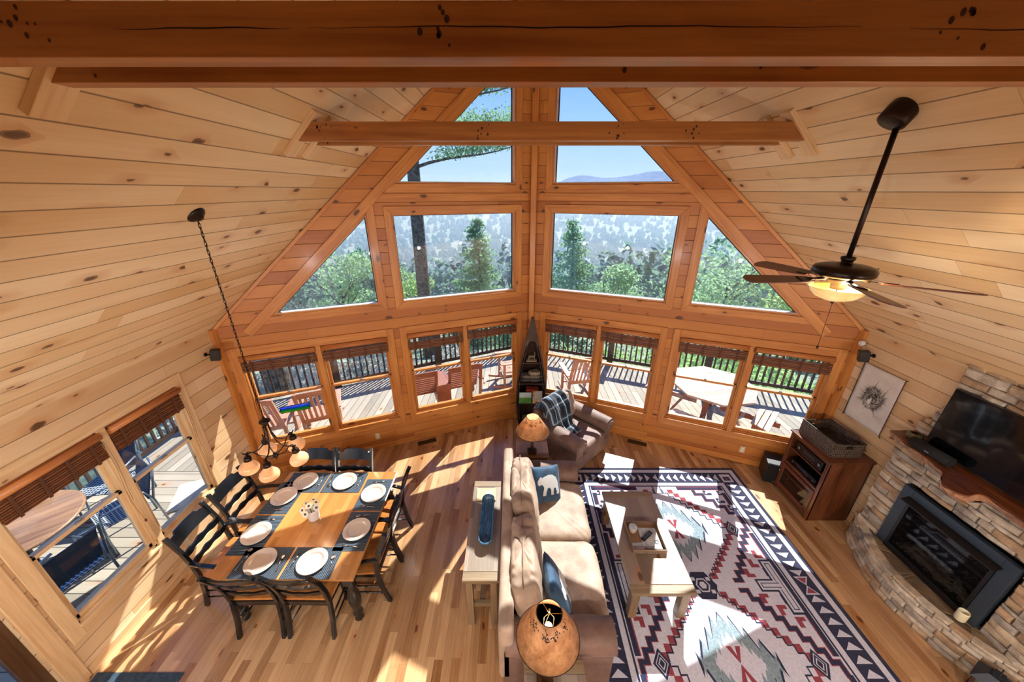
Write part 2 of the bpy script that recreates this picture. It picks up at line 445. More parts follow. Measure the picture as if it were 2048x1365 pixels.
def double_unit(fr, t0, t1, z0, z1, mat, mull=.07, flip=False):
    """casing + two double-hung windows side by side; returns the list of light spans"""
    r = win_root(fr, 0, 0)
    c = FB(fr); tm = (t0 + t1) / 2
    c.fb(t0 - .1, t0, z0 - .12, z1 + .12, 0, .024, (0, 1, 0)); c.fb(t1, t1 + .1, z0 - .12, z1 + .12, 0, .024, (0, 1, 0))
    c.fb(t0 - .0, t1 + .0, z1, z1 + .12, 0, .024); c.fb(t0 - .0, t1 + .0, z0 - .12, z0 - .005, 0, .02)
    c.fb(tm - mull / 2, tm + mull / 2, z0, z1, -.12, .03, (0, 1, 0)); c.build('window_frame', mat, r, bevel=.004)
    spans = []
    for a, b in ((t0, tm - mull / 2), (tm + mull / 2, t1)):
        j = FB(fr)
        j.fb(a, a + .018, z0, z1, -.12, .0, (0, 1, 0)); j.fb(b - .018, b, z0, z1, -.12, .0, (0, 1, 0)); j.fb(a, b, z1 - .025, z1, -.15, 0); j.fb(a, b, z0, z0 + .03, -.15, .0)
        j.build('jamb', mat, r)
        st = FB(fr); st.fb(a - .01, b + .01, z0 - .012, z0 + .012, -.02, .045); st.build('window_sill', mat, r, bevel=.004)
        zm = (z0 + z1) / 2 + .04
        for nm, za, zb, n0, n1 in (('upper_sash', zm - .02, z1 - .02, -.1, -.065), ('lower_sash', z0 + .02, zm + .025, -.06, -.025)):
            s = FB(fr); e = .036
            s.fb(a + .018, a + .018 + e, za, zb, n0, n1, (0, 1, 0)); s.fb(b - .018 - e, b - .018, za, zb, n0, n1, (0, 1, 0))
            s.fb(a + .018, b - .018, zb - (.04 if nm[0] == 'u' else .035), zb, n0, n1); s.fb(a + .018, b - .018, za, za + (.035 if nm[0] == 'u' else .055), n0, n1)
            so = s.build(nm, mat, r, bevel=.003)
            g = FB(fr); g.fb(a + .018 + e - .006, b - .018 - e + .006, za + .03, zb - .03, (n0 + n1) / 2 - .003, (n0 + n1) / 2 + .003); g.build('pane', M['glass'], so)
        l = FB(fr); l.box(((a + b) / 2, zm + .03, -.03), (.07, .012, .03), X=l.X); l.box(((a + b) / 2 + .01, zm + .042, -.03), (.035, .014, .018), X=l.X)
        l.build('sash_lock', flat('lock_metal', 'a9a193', .35, .7) if 'lock_metal' not in bpy.data.materials else bpy.data.materials['lock_metal'], r, bevel=.003)
        spans.append((a, b))
    return spans
SP = []
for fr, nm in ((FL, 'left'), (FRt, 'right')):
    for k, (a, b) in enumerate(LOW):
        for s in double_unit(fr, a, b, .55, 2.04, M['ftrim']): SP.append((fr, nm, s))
for s in double_unit(WLf, 1.9, 3.5, .53, 2.05, M['trim']): SP.append((WLf, 'side', s))
# ---------------- blinds
mbl = wood('blind_bamboo', '5a3016', '8a5028', rough=.5, coat=.1, grain=1.6); mtape = flat('blind_tape', '5c351c', .8)
mroll = wood('blind_valance_wood', 'a9602a', 'd18b4e', rough=.4); mcord = flat('cord', 'a07c55', .8)
drop = {('left', 0): .93, ('left', 1): .93}
names_order = {'left': ['window nearest the canoe shelf', 'window second from the canoe shelf', 'window third from the canoe shelf', 'window by the left corner'],
               'right': ['window beside the armchair', 'window second right of the canoe shelf', 'window over the picnic table', 'window by the media cabinet'], 'side': ['near window of the left side wall', 'far window of the left side wall']}
cnt = {}
bl_gap = {'left': [(.03, .135), (.075, .13), (.035, .14), (.035, .135)], 'right': [(.01, .15), (.01, .17), (.012, .16), (.045, .15)], 'side': [(.0, .2), (.0, .2)]}
for fr, nm, (a, b) in SP:
    i = cnt.get(nm, 0); cnt[nm] = i + 1
    z1 = 2.04; gap, hh = bl_gap[nm][i]
    r = thing('window_blind', 'woven brown bamboo blind drawn up over the ' + names_order[nm][i], 'blind', fr.p((a + b) / 2, z1, 0), group='raised bamboo blinds')
    Mi = Matrix.Translation(-Vector(r.location))
    def fbn(): m = FB(fr); m.X = Mi @ m.X; return m
    n0 = -.01; A, B = a + .005, b - .005
    v = fbn(); pr = [(n0 + .02 + .032 * math.cos(t), z1 - .045 + .042 * math.sin(t)) for t in [pi * k / 8 - pi / 2 for k in range(17)]]
    # valance : rounded bar along t
    v.tube([v.X @ Vector((A, z1 - .04, .035)), v.X @ Vector((B, z1 - .04, .035))], .036, 14); v.fb(A, B, z1 - .02, z1 - .004, 0, .05)
    v.build('valance', mroll, r)
    s = fbn(); zt = z1 - .08 - gap; N = 7 if nm != 'side' else 14
    for k in range(N):
        zz = zt - hh * (k + .5) / N; s.fb(A + .005, B - .005, zz - hh / N * .4, zz + hh / N * .4, .008 + .006 * (k % 2), .03 + .012 * ((k * 7) % 3) / 2)
    if gap > .02:
        for k in range(2 if gap < .05 else 3): s.fb(A + .005, B - .005, z1 - .085 - k * .03, z1 - .08 - k * .03, .015, .03)
    s.build('slat_stack', mbl, r)
    for f in (.12, .37, .62, .87):
        t = fbn(); tt = A + (B - A) * f; t.fb(tt - .012, tt + .012, zt - hh - .004, z1 - .06, .046, .05)
        t.build('tape', mtape, r)
    if True:
        sd = B - .03 if (nm, i) in (('left', 0), ('left', 2), ('side', 1), ('side', 0)) else A + .04
        if nm == 'right': sd = B - .03
        zl = {'left': [.35, 1.0, .2, 1.1], 'right': [1.1, .35, 1.0, .28], 'side': [.95, .9]}[nm][i]
        c = fbn(); pts = [(sd + .015 * math.sin(k * .7), z1 - .1 - (z1 - .1 - zl) * k / 10, .058 + .004 * k / 10) for k in range(11)]
        c.tube([c.X @ Vector(p) for p in pts], .0025, 5); p2 = [(p[0] + .02, p[1], p[2]) for p in pts[:8]]; c.tube([c.X @ Vector(p) for p in p2], .0025, 5)
        co_ = c.build('pull_cord', mcord, r)
        k = fbn(); k.lathe([(0, .02), (.007, .012), (.011, -.004), (.006, -.018), (0, -.02)], 10, X=Matrix.Translation(c.X @ Vector(pts[-1]))); k.build('tassel', flat('red_bead', '7a2a1c', .4) if 'red_bead' not in bpy.data.materials else bpy.data.materials['red_bead'], r)

# ---------------- fixed trim: corner post, corner strips, eave strips, rafter strips
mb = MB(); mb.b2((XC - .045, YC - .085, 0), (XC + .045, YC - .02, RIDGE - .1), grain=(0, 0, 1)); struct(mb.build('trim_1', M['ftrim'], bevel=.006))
k = 1
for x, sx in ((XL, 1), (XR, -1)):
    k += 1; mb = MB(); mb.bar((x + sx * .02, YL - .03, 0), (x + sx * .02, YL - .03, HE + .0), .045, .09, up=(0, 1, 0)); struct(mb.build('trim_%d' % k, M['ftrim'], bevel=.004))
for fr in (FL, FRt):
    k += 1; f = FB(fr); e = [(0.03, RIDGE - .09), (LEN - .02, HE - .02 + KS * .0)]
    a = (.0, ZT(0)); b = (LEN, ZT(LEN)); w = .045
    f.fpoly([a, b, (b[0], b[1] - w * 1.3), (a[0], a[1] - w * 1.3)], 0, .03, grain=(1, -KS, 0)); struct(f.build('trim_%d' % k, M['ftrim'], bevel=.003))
    # long sloping casing board that carries past the windows
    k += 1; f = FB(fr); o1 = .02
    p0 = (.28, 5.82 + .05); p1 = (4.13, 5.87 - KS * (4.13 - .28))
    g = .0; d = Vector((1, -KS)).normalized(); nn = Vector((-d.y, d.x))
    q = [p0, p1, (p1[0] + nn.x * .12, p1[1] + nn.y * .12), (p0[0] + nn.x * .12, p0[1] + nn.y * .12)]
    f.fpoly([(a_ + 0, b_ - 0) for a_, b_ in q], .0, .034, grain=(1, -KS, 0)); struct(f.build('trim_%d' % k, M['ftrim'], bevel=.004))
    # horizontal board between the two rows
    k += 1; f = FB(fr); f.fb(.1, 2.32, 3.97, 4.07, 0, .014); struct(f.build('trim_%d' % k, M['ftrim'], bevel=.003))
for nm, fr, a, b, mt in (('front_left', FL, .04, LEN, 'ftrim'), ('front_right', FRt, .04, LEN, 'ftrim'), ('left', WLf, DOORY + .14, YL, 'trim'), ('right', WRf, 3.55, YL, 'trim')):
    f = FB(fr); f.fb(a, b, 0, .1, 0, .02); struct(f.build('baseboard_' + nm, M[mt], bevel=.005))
# door casing and sliding door at the near end of the left wall
f = FB(WLf); f.fb(DOORY, DOORY + .13, 0, 2.2, 0, .03, (0, 1, 0)); f.fb(DOORY - 1.8, DOORY, 2.08, 2.2, 0, .03); struct(f.build('trim_20', M['trim'], bevel=.005))
dr = bpy.data.objects.new('door_1', None); COL.objects.link(dr); dr['kind'] = 'structure'
f = FB(WLf)
for a, b in ((DOORY - .12, DOORY), (DOORY - .95, DOORY - .8)): f.fb(a, b, 0, 2.08, -.09, -.04, (0, 1, 0))
f.fb(DOORY - .95, DOORY, 1.95, 2.08, -.09, -.04); f.fb(DOORY - .95, DOORY, 0, .2, -.09, -.04); f.fb(DOORY - 1.8, DOORY - .95, 0, 2.08, -.12, -.07)
f.build('door_frame', wood('door_brown', '3a2414', '5e4026'), dr, bevel=.004)
f = FB(WLf); f.fb(DOORY - .8, DOORY - .12, .2, 1.95, -.07, -.062); f.build('pane', M['glass'], dr)

# ---------------- tie beams with plates on the ceiling
ZB = 4.489
for i, (y, th, lab) in enumerate(((1.374, .095, 'thick pine tie beam nearest the top edge, dark face with a long crack'), (1.653, .08, 'pine tie beam just behind the nearest one'),
                           (3.377, .08, 'pine tie beam crossing in front of the upper windows'), (3.67, .08, 'rear pine tie beam just behind the one across the windows'))):
    hw = RIDGE - ZB; r = thing('tie_beam', lab, 'beam', (XC, y + th / 2, ZB), group='pine tie beams under the roof')
    mb = MB(); h = .139
    mb.add([(-hw, -th / 2, 0), (hw, -th / 2, 0), (hw - h, -th / 2, h), (-hw + h, -th / 2, h), (-hw, th / 2, 0), (hw, th / 2, 0), (hw - h, th / 2, h), (-hw + h, th / 2, h)],
           [(0, 1, 2, 3), (7, 6, 5, 4), (0, 4, 5, 1), (3, 2, 6, 7), (0, 3, 7, 4), (1, 5, 6, 2)], grain=(1, 0, 0))
    mb.build('timber', M['beam'], r, bevel=.003)
    for sx in (-1, 1):
        mb = MB(); p0 = Vector((sx * (hw + .09), 0, -.09)); p1 = Vector((sx * (hw - h - .09), 0, h + .09)); nn = Vector((-sx, 0, -1)).normalized() * .02
        mb.bar(p0 + nn, p1 + nn, th + .05, .04, up=(-sx, 0, -1)); mb.build('end_plate', M['trim'], r, bevel=.003)
    # dark knots and a drying crack on the face towards the loft
    if i == 0:
        ck = MB(); pts = []
        for s0, s1, zz in ((-1.55, -1.0, .072), (-.95, .75, .075), (.9, 2.1, .068)):
            for k2 in range(24):
                x0 = s0 + (s1 - s0) * k2 / 24; x1 = s0 + (s1 - s0) * (k2 + 1) / 24
                w_ = lambda q: .0016 * math.sin(max(0, min(1, (q - s0) / (s1 - s0))) * pi) + .0003
                f_ = lambda q: zz + .002 * math.sin(q * 9) + .001 * math.sin(q * 31)
                ck.add([(x0, -th / 2 - .0008, f_(x0) - w_(x0)), (x1, -th / 2 - .0008, f_(x1) - w_(x1)), (x1, -th / 2 - .0008, f_(x1) + w_(x1)), (x0, -th / 2 - .0008, f_(x0) + w_(x0))], [(0, 1, 2, 3)])
        ck.build('crack', flat('crack_dark', '160a04', .9), r)
    kn = MB(); rr = random.Random(i + 3)
    for cx_ in ((-1.83, -.53, 1.08) if i == 0 else (-1.9, -.6, .55, 1.15) if i == 2 else (-1.95, 0.1, .62, 1.6)):
        for _ in range(8 if i in (0, 2) else 3):
            x = cx_ + rr.gauss(0, .035); z = rr.uniform(.015, .125); ra = rr.uniform(.003, .009)
            kn.add([(x + ra * math.cos(a), -th / 2 - .0006, z + ra * 1.25 * math.sin(a)) for a in [k2 * pi / 6 for k2 in range(12)]], [tuple(range(12))])
    kn.build('knots', flat('knot_dark', '371c0c', .7) if 'knot_dark' not in bpy.data.materials else bpy.data.materials['knot_dark'], r)

# ---------------- world, sun
w = bpy.data.worlds.new('World'); SC.world = w; w.use_nodes = True; nt = w.node_tree; nt.nodes.clear()
o = nt.nodes.new('ShaderNodeOutputWorld'); bg = nt.nodes.new('ShaderNodeBackground'); tc = nt.nodes.new('ShaderNodeTexCoord'); sp = nt.nodes.new('ShaderNodeSeparateXYZ'); cr = nt.nodes.new('ShaderNodeValToRGB')
nt.links.new(tc.outputs['Generated'], sp.inputs[0]); nt.links.new(sp.outputs[2], cr.inputs[0])
cr.color_ramp.elements[0].position = .0; cr.color_ramp.elements[0].color = lin('bcd3ee')
cr.color_ramp.elements[1].position = .55; cr.color_ramp.elements[1].color = lin('4a86dc')
e = cr.color_ramp.elements.new(.14); e.color = lin('9ac2ee')
e = cr.color_ramp.elements.new(.28); e.color = lin('6ea4e6')
nt.links.new(cr.outputs[0], bg.inputs[0]); bg.inputs[1].default_value = SKY
nt.links.new(bg.outputs[0], o.inputs[0])
sl = bpy.data.lights.new('sun', 'SUN'); sl.energy = SUN; sl.angle = .009; sl.color = (1, .96, .9)
so = bpy.data.objects.new('sun', sl); COL.objects.link(so)
so.rotation_euler = Vector((.43, .94, 1.02)).to_track_quat('Z', 'Y').to_euler()
def area(name, loc, rot, sx, sy, e, col):
    l = bpy.data.lights.new(name, 'AREA'); l.shape = 'RECTANGLE'; l.size = sx; l.size_y = sy; l.energy = e; l.color = col
    ob = bpy.data.objects.new(name, l); COL.objects.link(ob); ob.location = loc; ob.rotation_euler = rot; return ob
# back wall of the loft side, plus added unseen fill lights under the loft
mb = MB(); mb.add([(XL, BK, -.1), (XR, BK, -.1), (XR, BK, HE), (XC, BK, RIDGE), (XL, BK, HE)], [(4, 3, 2, 1, 0)], grain=(1, 0, 0)); struct(mb.build('wall_back', M['wall'], solid=.1))
mb = MB(); mb.b2((XL, BK, 2.45), (XR, -.45, 2.62)); struct(mb.build('floor_loft', M['floor']))
for k, x in enumerate((-3.0, -1.3, .35, 2.0, 3.7)):
    l = bpy.data.lights.new('fill_light', 'POINT'); l.energy = FILL_L; l.color = (.97, .98, 1); l.shadow_soft_size = .045
    ob = bpy.data.objects.new('fill_light', l); COL.objects.link(ob); ob.location = (x, -.62, 2.36)


SC.view_settings.view_transform = 'Standard'; SC.view_settings.look = 'None'; SC.view_settings.exposure = EXPO; SC.view_settings.gamma = 1
SC.cycles.max_bounces = 6; SC.cycles.diffuse_bounces = 4; SC.cycles.transparent_max_bounces = 14; SC.cycles.adaptive_threshold = .06; SC.cycles.glossy_bounces = 3
SC.cycles.sample_clamp_indirect = 8
# ------------------------------------------------------------------ outdoors
DZ = -.06
mdk = M['deckwood']; mrail = wood('rail_brown', '2a1d16', '4a3528', rough=.6, coat=0); mrc = wood('rocker_wood', '9c6a54', 'c99a82', rough=.5, knots=.1)
mgl = wood('glider_wood', '7c4634', 'a86e58', rough=.5); mpk = wood('picnic_wood', 'a08a7c', 'c8b2a2', rough=.7, coat=0, knots=.1)
slab('deck', [(-6.3, 4.4, DZ), (XL - .17, 4.4, DZ), (XC, 6.13, DZ), (XR + .17, 4.4, DZ), (6.9, 4.4, DZ), (6.9, 6.6, DZ), (.32, 9.38, DZ), (-6.3, 6.05, DZ)][::1], mdk, .05)
bpy.data.objects['deck'].name = 'deck_front'
slab('deck_side', [(-6.3, -1.5, DZ), (XL - .17, -1.5, DZ), (XL - .17, 4.39, DZ), (-6.3, 4.39, DZ)], mdk, .05, ud=(1, 0, 0))
def railing(p, q, label, n_posts, name='deck_railing'):
    p = Vector((*p, DZ)); q = Vector((*q, DZ)); L = (q - p).length; an = math.atan2((q - p).y, (q - p).x)
    r = thing(name, label, 'railing', p, an, group='deck railings')
    mb = MB(); mb.b2((0, -.02, .06), (L, .02, .14)); mb.build('bottom_rail', mrail, r)
    mb = MB(); mb.b2((0, -.02, .86), (L, .02, .94)); mb.b2((0, -.07, .94), (L, .07, .975)); mb.build('top_rail', mrail, r)
    N = int(L / .125); N = min(N, 98)
    mb = MB(); mb.b2((-.018, -.018, .14), (.018, .018, .86), grain=(0, 0, 1)); b0 = mb.build('baluster', mrail, r, loc=(L / N * .5, 0, 0))
    for k in range(1, N):
        c = b0.copy(); COL.objects.link(c); c.location = (L / N * (k + .5), 0, 0)
    mb = MB(); mb.b2((-.07, -.07, -.3), (.07, .07, 1.12), grain=(0, 0, 1)); mb.prism([(-.09, -.09), (.09, -.09), (.09, .09), (-.09, .09)], 1.12, 1.15); p0 = mb.build('post', mrail, r, loc=(.08, 0, 0), bevel=.006)
    for k in range(1, n_posts):
        c = p0.copy(); COL.objects.link(c); c.location = (.08 + (L - .16) * k / (n_posts - 1), .0, 0)
    return r
railing((-6.2, 6.0), (.25, 9.25), 'dark wooden deck railing beyond the left front windows', 4)
railing((.4, 9.25), (6.8, 6.62), 'dark wooden deck railing beyond the right front windows', 4)
railing((-6.22, -1.0), (-6.22, 5.9), 'dark wooden deck railing beyond the left side wall windows', 4)

def rocker(label, loc, rz, mat, cushion=False, group='wooden rocking chairs on the deck'):
    r = thing('rocking_chair', label, 'rocking chair', (loc[0], loc[1], DZ), rz, group)
    # sits facing +y, back towards -y
    mb = MB(); mb.box((0, .02, .42), (.56, .5, .03)); s = mb.build('seat', mat, r, bevel=.006)
    for sx in (-1, 1):
        mb = MB(); pts = [(sx * .27, -.5 + 1.0 * k / 12, .03 + .5 * ((k / 12 - .45) ** 2) * .55) for k in range(13)]
        for a, b in zip(pts, pts[1:]): mb.bar(a, b, .035, .05)
        mb.build('rocker', mat, r)
        mb = MB(); mb.bar((sx * .27, .24, .06), (sx * .27, .24, .63), .05, .05); mb.build('leg', mat, r)
        mb = MB(); mb.bar((sx * .27, -.2, .06), (sx * .27, -.22, .45), .05, .05); mb.build('leg', mat, r)
        mb = MB(); mb.bar((sx * .31, -.3, .645), (sx * .31, .34, .655), .11, .025); mb.build('armrest', mat, r, bevel=.008)
        mb = MB(); mb.bar((sx * .265, -.2, .4), (sx * .265, -.46, 1.13), .06, .035); mb.build('back_post', mat, r)
    for k in range(6):
        x = -.2 + .4 * k / 5; mb = MB(); mb.bar((x, -.225, .46), (x, -.43, 1.04), .042, .016, up=(0, 1, .3)); mb.build('slat', mat, r)
    mb = MB(); mb.bar((-.24, -.44, 1.07), (.24, -.44, 1.07), .03, .1); mb.build('top_rail', mat, r, bevel=.008)
    mb = MB(); mb.bar((-.24, -.225, .47), (.24, -.225, .47), .03, .05); mb.bar((-.27, .24, .22), (.27, .24, .22), .03, .03); mb.build('cross_rail', mat, r)
    if cushion:
        mb = MB(); mb.box((0, .03, .455), (.48, .44, .045)); mb.build('cushion', M['white'], r, bevel=.02)
    return r
ro = math.atan2(dL.y, dL.x) ; oL = math.radians(22)
rocker('reddish wooden rocking chair outside the window by the left corner', (-4.22, 5.12), oL - .12, mrc)
rocker('reddish wooden rocking chair to the right of the one nearest the left corner', (-3.5, 5.42), oL + .05, mrc)
rocker('wooden rocking chair with a pale cushion outside the window beside the armchair', (1.42, 6.75), math.radians(10), mrc, True)
rocker('wooden rocking chair close to the railing straight behind the canoe shelf', (-.02, 7.3), math.radians(105), mrc)
# glider bench with console
t = thing('glider_bench', 'red-brown slatted double bench with a centre console on the deck', 'bench', (-1.5, 6.40, DZ), oL)
for sx in (-1, 1):
    mb = MB()
    for k in range(9): z = .46 + k * .052; mb.bar((sx * .42 - .29, -.22 - .02 * k, z), (sx * .42 + .29, -.22 - .02 * k, z), .018, .034)
    mb.bar((sx * .42 - .3, -.41, .95), (sx * .42 + .3, -.41, .95), .03, .1); mb.build('backrest', mgl, t)
    mb = MB()
    for k in range(8): y = -.2 + k * .06; mb.b2((sx * .42 - .29, y, .41), (sx * .42 + .29, y + .045, .43))
    mb.build('seat', mgl, t)
    mb = MB(); mb.b2((sx * .76 - .03, -.4, .62), (sx * .76 + .06, .35, .65)); mb.bar((sx * .76, .28, 0), (sx * .76, .28, .62), .05, .05); mb.bar((sx * .76, -.25, 0), (sx * .76, -.42, 1.0), .05, .05); mb.build('arm_frame', mgl, t)
    mb = MB(); mb.bar((sx * .13, -.24, .4), (sx * .13, -.44, 1.02), .05, .03); mb.build('back_post', mgl, t)
mb = MB(); mb.b2((-.14, -.36, .2), (.14, .2, .62)); cc = mb.build('console', mgl, t, bevel=.01)
mb = MB(); mb.b2((-.16, -.38, .625), (.16, .22, .65)); mb.build('lid', mgl, cc, bevel=.008)
# picnic table (octagonal)
t = thing('picnic_table', 'octagonal weathered wooden picnic table on the deck outside the right windows', 'table', (3.78, 5.82, DZ), math.radians(8))
R8 = .76; pl = [(R8 * math.cos(pi / 8 + k * pi / 4), R8 * math.sin(pi / 8 + k * pi / 4)) for k in range(8)]
mb = MB(); mb.prism(pl, .775, .81, grain=(1, 0, 0)); mb.build('tabletop', planks('picnic_top', '9c887c', 'bda89a', w=.13, L=4, knots=.1, groove=.03, gcol='55402f', rough=.7, coat=0), t)
for k in range(4):
    a = k * pi / 2 + pi / 4
    mb = MB(); mb.bar((.25 * math.cos(a), .25 * math.sin(a), .77), (.62 * math.cos(a), .62 * math.sin(a), 0), .09, .04); mb.build('leg', mgl, t)
    mb = MB(); mb.bar((.2 * math.cos(a), .2 * math.sin(a), .36), (1.15 * math.cos(a), 1.15 * math.sin(a), .36), .04, .09); mb.build('support', mgl, t)
for k in range(4):
    a = k * pi / 2 + pi / 4 - math.radians(8)
    # keep benches clear of the house wall
    cx_, cy_ = 3.78 + .94 * math.cos(a + math.radians(8)), 5.86 + .94 * math.sin(a + math.radians(8))
    if k == 2: pass
    b = thing('picnic_bench', ['pale slatted bench at the far right side of the picnic table', 'pale slatted bench at the far left side of the picnic table', 'pale slatted bench at the near left side of the picnic table', 'pale slatted bench at the near right side of the picnic table'][k], 'bench', (cx_, cy_, DZ), a + pi / 2 + math.radians(8), 'benches around the picnic table')
    mb = MB()
    for j in range(3):
        y = -.14 + j * .1; w_ = .42 - .04 * (j if True else 0) ; mb.prism([(-w_ + .0, y), (w_, y), (w_ - .05, y + .088), (-w_ + .05, y + .088)], .44, .47)
    mb.build('seat', mpk, b, bevel=.004)
    for sx in (-.28, .28):
        mb = MB(); mb.b2((sx - .03, -.1, 0), (sx + .03, .12, .44)); mb.build('leg', mgl, b)
# patio set on the side deck
t = thing('patio_table', 'round brown patio table outside the left side window', 'table', (-5.5, 2.72, DZ))
mb = MB(); mb.lathe([(.0, .74), (.55, .74), (.57, .755), (.55, .77), (0, .77)], 40); mb.build('tabletop', wood('patio_top', '6d4c33', 'a37a56', rough=.4, coat=.4), t)
mb = MB(); mb.lathe([(.26, 0), (.26, .03), (.05, .06), (.04, .7), (.12, .74)], 20); mb.build('pedestal', M['black'], t)
mmesh = NT('woven_mesh'); s_ = mmesh.sep(mmesh.uv()); a_ = mmesh.math('FRACT', mmesh.math('MULTIPLY', s_[0], 26)); b_ = mmesh.math('FRACT', mmesh.math('MULTIPLY', s_[1], 26))
d_ = mmesh.math('MAXIMUM', mmesh.math('ABSOLUTE', mmesh.math('SUBTRACT', a_, .5)), mmesh.math('ABSOLUTE', mmesh.math('SUBTRACT', b_, .5)))
mmesh.pbsdf(mmesh.mix(mmesh.math('GREATER_THAN', d_, .38), lin('2b3540'), lin('b4bcc4')), .5); mmesh = mmesh.m
mfr = flat('patio_frame_metal', '8fa0b0', .3, .8); mbl_ = flat('patio_sling', '162c44', .6, var=.2)
for i, (x, y, a, lb) in enumerate(((-5.0, 3.3, 150, 'metal patio chair with a woven seat beyond the round patio table, near the window'), (-5.65, 3.75, 190, 'metal patio chair with a dark blue back behind the round patio table'), (-4.75, 2.45, 80, 'metal patio chair with a woven seat right outside the left side window'))):
    r = thing('patio_chair', lb, 'chair', (x, y, DZ), math.radians(a), 'patio chairs on the side deck')
    mb = MB(); mb.box((0, .02, .42), (.48, .46, .02)); mb.build('seat', mmesh, r, bevel=.008)
    mb = MB(); mb.bar((0, -.22, .5), (0, -.36, .92), .46, .018, up=(0, 1, .3)); mb.build('backrest', mbl_, r, bevel=.008)
    for sx in (-1, 1):
        mb = MB(); mb.tube([(sx * .26, .24, 0), (sx * .26, .22, .4), (sx * .27, .2, .62), (sx * .27, -.2, .66), (sx * .25, -.26, .5), (sx * .25, -.3, .0)], .013, 8); mb.build('leg', mfr, r)
        mb = MB(); mb.tube([(sx * .25, -.26, .5), (sx * .25, -.38, .95), (sx * .1, -.39, .99)], .013, 8); mb.build('back_frame', mfr, r)
# a pale board lying on the side deck
mb = MB(); mb.b2((-.25, -.28, 0), (.25, .28, .02)); o_ = mb.build('deck_board', wood('pale_board', 'c9b79a', 'e6d9c2', rough=.6), loc=(-4.75, 3.95, DZ), rz=.45); tag(o_, 'pale square board lying on the deck outside the left side window', 'board')

# ---------------- terrain and forest
def gz(x, y):
    P = [(0, -3.0), (9, -3.2), (14, -4.2), (25, -8), (40, -12), (100, -29), (220, -57), (420, -84), (700, -78), (1000, -46), (1400, 5), (1700, 20)]
    for (a, za), (b, zb) in zip(P, P[1:]):
        if y <= b: z = za + (zb - za) * (y - a) / (b - a); break
    else: z = 20
    return z + 1.2 * math.sin(x * .021 + y * .013) * min(1, y / 60) + .05 * y * .1 * math.sin(x * .006 + 1)
def ridge(x):   # height of the far mountains
    u = x / 1900.
    h = 0
    for c, w_, a in ((.19, .075, 64), (.40, .11, 82), (.29, .05, 16), (.66, .16, 66), (-.55, .2, 40), (.95, .2, 40), (-.2, .13, 8)): h += a * math.exp(-((u - c) / w_) ** 2)
    return h
mgr = NT('hillside_ground'); nz = mgr.noise(mgr.obj(), .9, 5, .65); nz2 = mgr.noise(mgr.obj(), 9, 3, .6)
mgr.pbsdf(mgr.mix(mgr.mr(mgr.math('ADD', nz, mgr.math('MULTIPLY', nz2, .4)), .5, .9), lin('5f7a58'), lin('8f9488')), .95); mgr = mgr.m
mb = MB()
def gf(a, b):
    y = 3 + 1750 * b ** 2.6; x = (a - .5) * (120 + y * 3.2); return (x, y, gz(x, y) if y > 9 else -3.2)
mb.grid(gf, 60, 70); struct(mb.build('hillside', mgr))
mfar = NT('hazy_far_forest'); nz = mfar.noise(mfar.obj(), .03, 5, .7); nz2 = mfar.noise(mfar.obj(), .15, 3, .6)
mfar.pbsdf(mfar.mix(mfar.mr(nz, .35, .65), lin('3f5f80'), lin('66789c')), 1.0, mfar.bump(nz2, 1, 6)); mfar = mfar.m  # distance haze put into the ridge's blue base colour
mb = MB(); rr = random.Random(4)
def mf(a, b):
    x = -2600 + 5200 * a; y = 1700 + 400 * b; j = rr.uniform(-1.2, 1.2)
    return (x, y, 15 + (ridge(x) + j) * math.sin(b * pi / 2))
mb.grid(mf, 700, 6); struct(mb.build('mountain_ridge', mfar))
# canopy: thousands of small crowns on the slope
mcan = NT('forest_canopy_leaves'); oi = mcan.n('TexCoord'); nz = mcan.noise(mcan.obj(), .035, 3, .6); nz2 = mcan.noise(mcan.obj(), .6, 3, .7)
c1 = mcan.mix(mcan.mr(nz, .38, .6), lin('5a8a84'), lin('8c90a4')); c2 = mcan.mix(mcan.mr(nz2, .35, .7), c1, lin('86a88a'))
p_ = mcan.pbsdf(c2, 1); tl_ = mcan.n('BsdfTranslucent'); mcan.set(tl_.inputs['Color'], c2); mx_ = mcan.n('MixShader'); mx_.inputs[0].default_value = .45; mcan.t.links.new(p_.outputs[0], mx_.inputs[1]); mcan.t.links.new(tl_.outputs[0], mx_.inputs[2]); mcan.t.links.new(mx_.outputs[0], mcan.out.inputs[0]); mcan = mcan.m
mb = MB(); rr = random.Random(11)
def crown(mb, x, y, z, r, h, kind, n=6):
    vs = []; prof = [(.15, 0), (1, .18), (.62, .5), (.3, .78)] if kind else [(.4, 0), (1, .3), (.95, .6), (.5, .9)]
    a0 = rr.random() * 6
    for q, f in prof:
        for k in range(n):
            a = a0 + 2 * pi * k / n + q; j = rr.uniform(.8, 1.2); vs.append((x + r * q * j * math.cos(a), y + r * q * j * math.sin(a), z + h * f))
    vs.append((x, y, z + h)); fs = []
    for i in range(3):
        for k in range(n): fs.append((i * n + k, i * n + (k + 1) % n, (i + 1) * n + (k + 1) % n, (i + 1) * n + k))
    for k in range(n): fs.append((3 * n + k, 3 * n + (k + 1) % n, 4 * n))
    mb.add(vs, fs, smooth=False)
for i in range(11000):
    y = 120 * math.exp(2.5 * rr.random() ** .7); s_ = rr.uniform(.6, 1.2) * .62 * (y / 55) ** .5
    x = (rr.random() - .5) * (60 + y * 2.7); crown(mb, x, y, gz(x, y) - 1.5 * s_, (2.8 if rr.random() < .5 else 2.2) * s_, 7.5 * s_ ** .8, rr.random() < .6, 6)
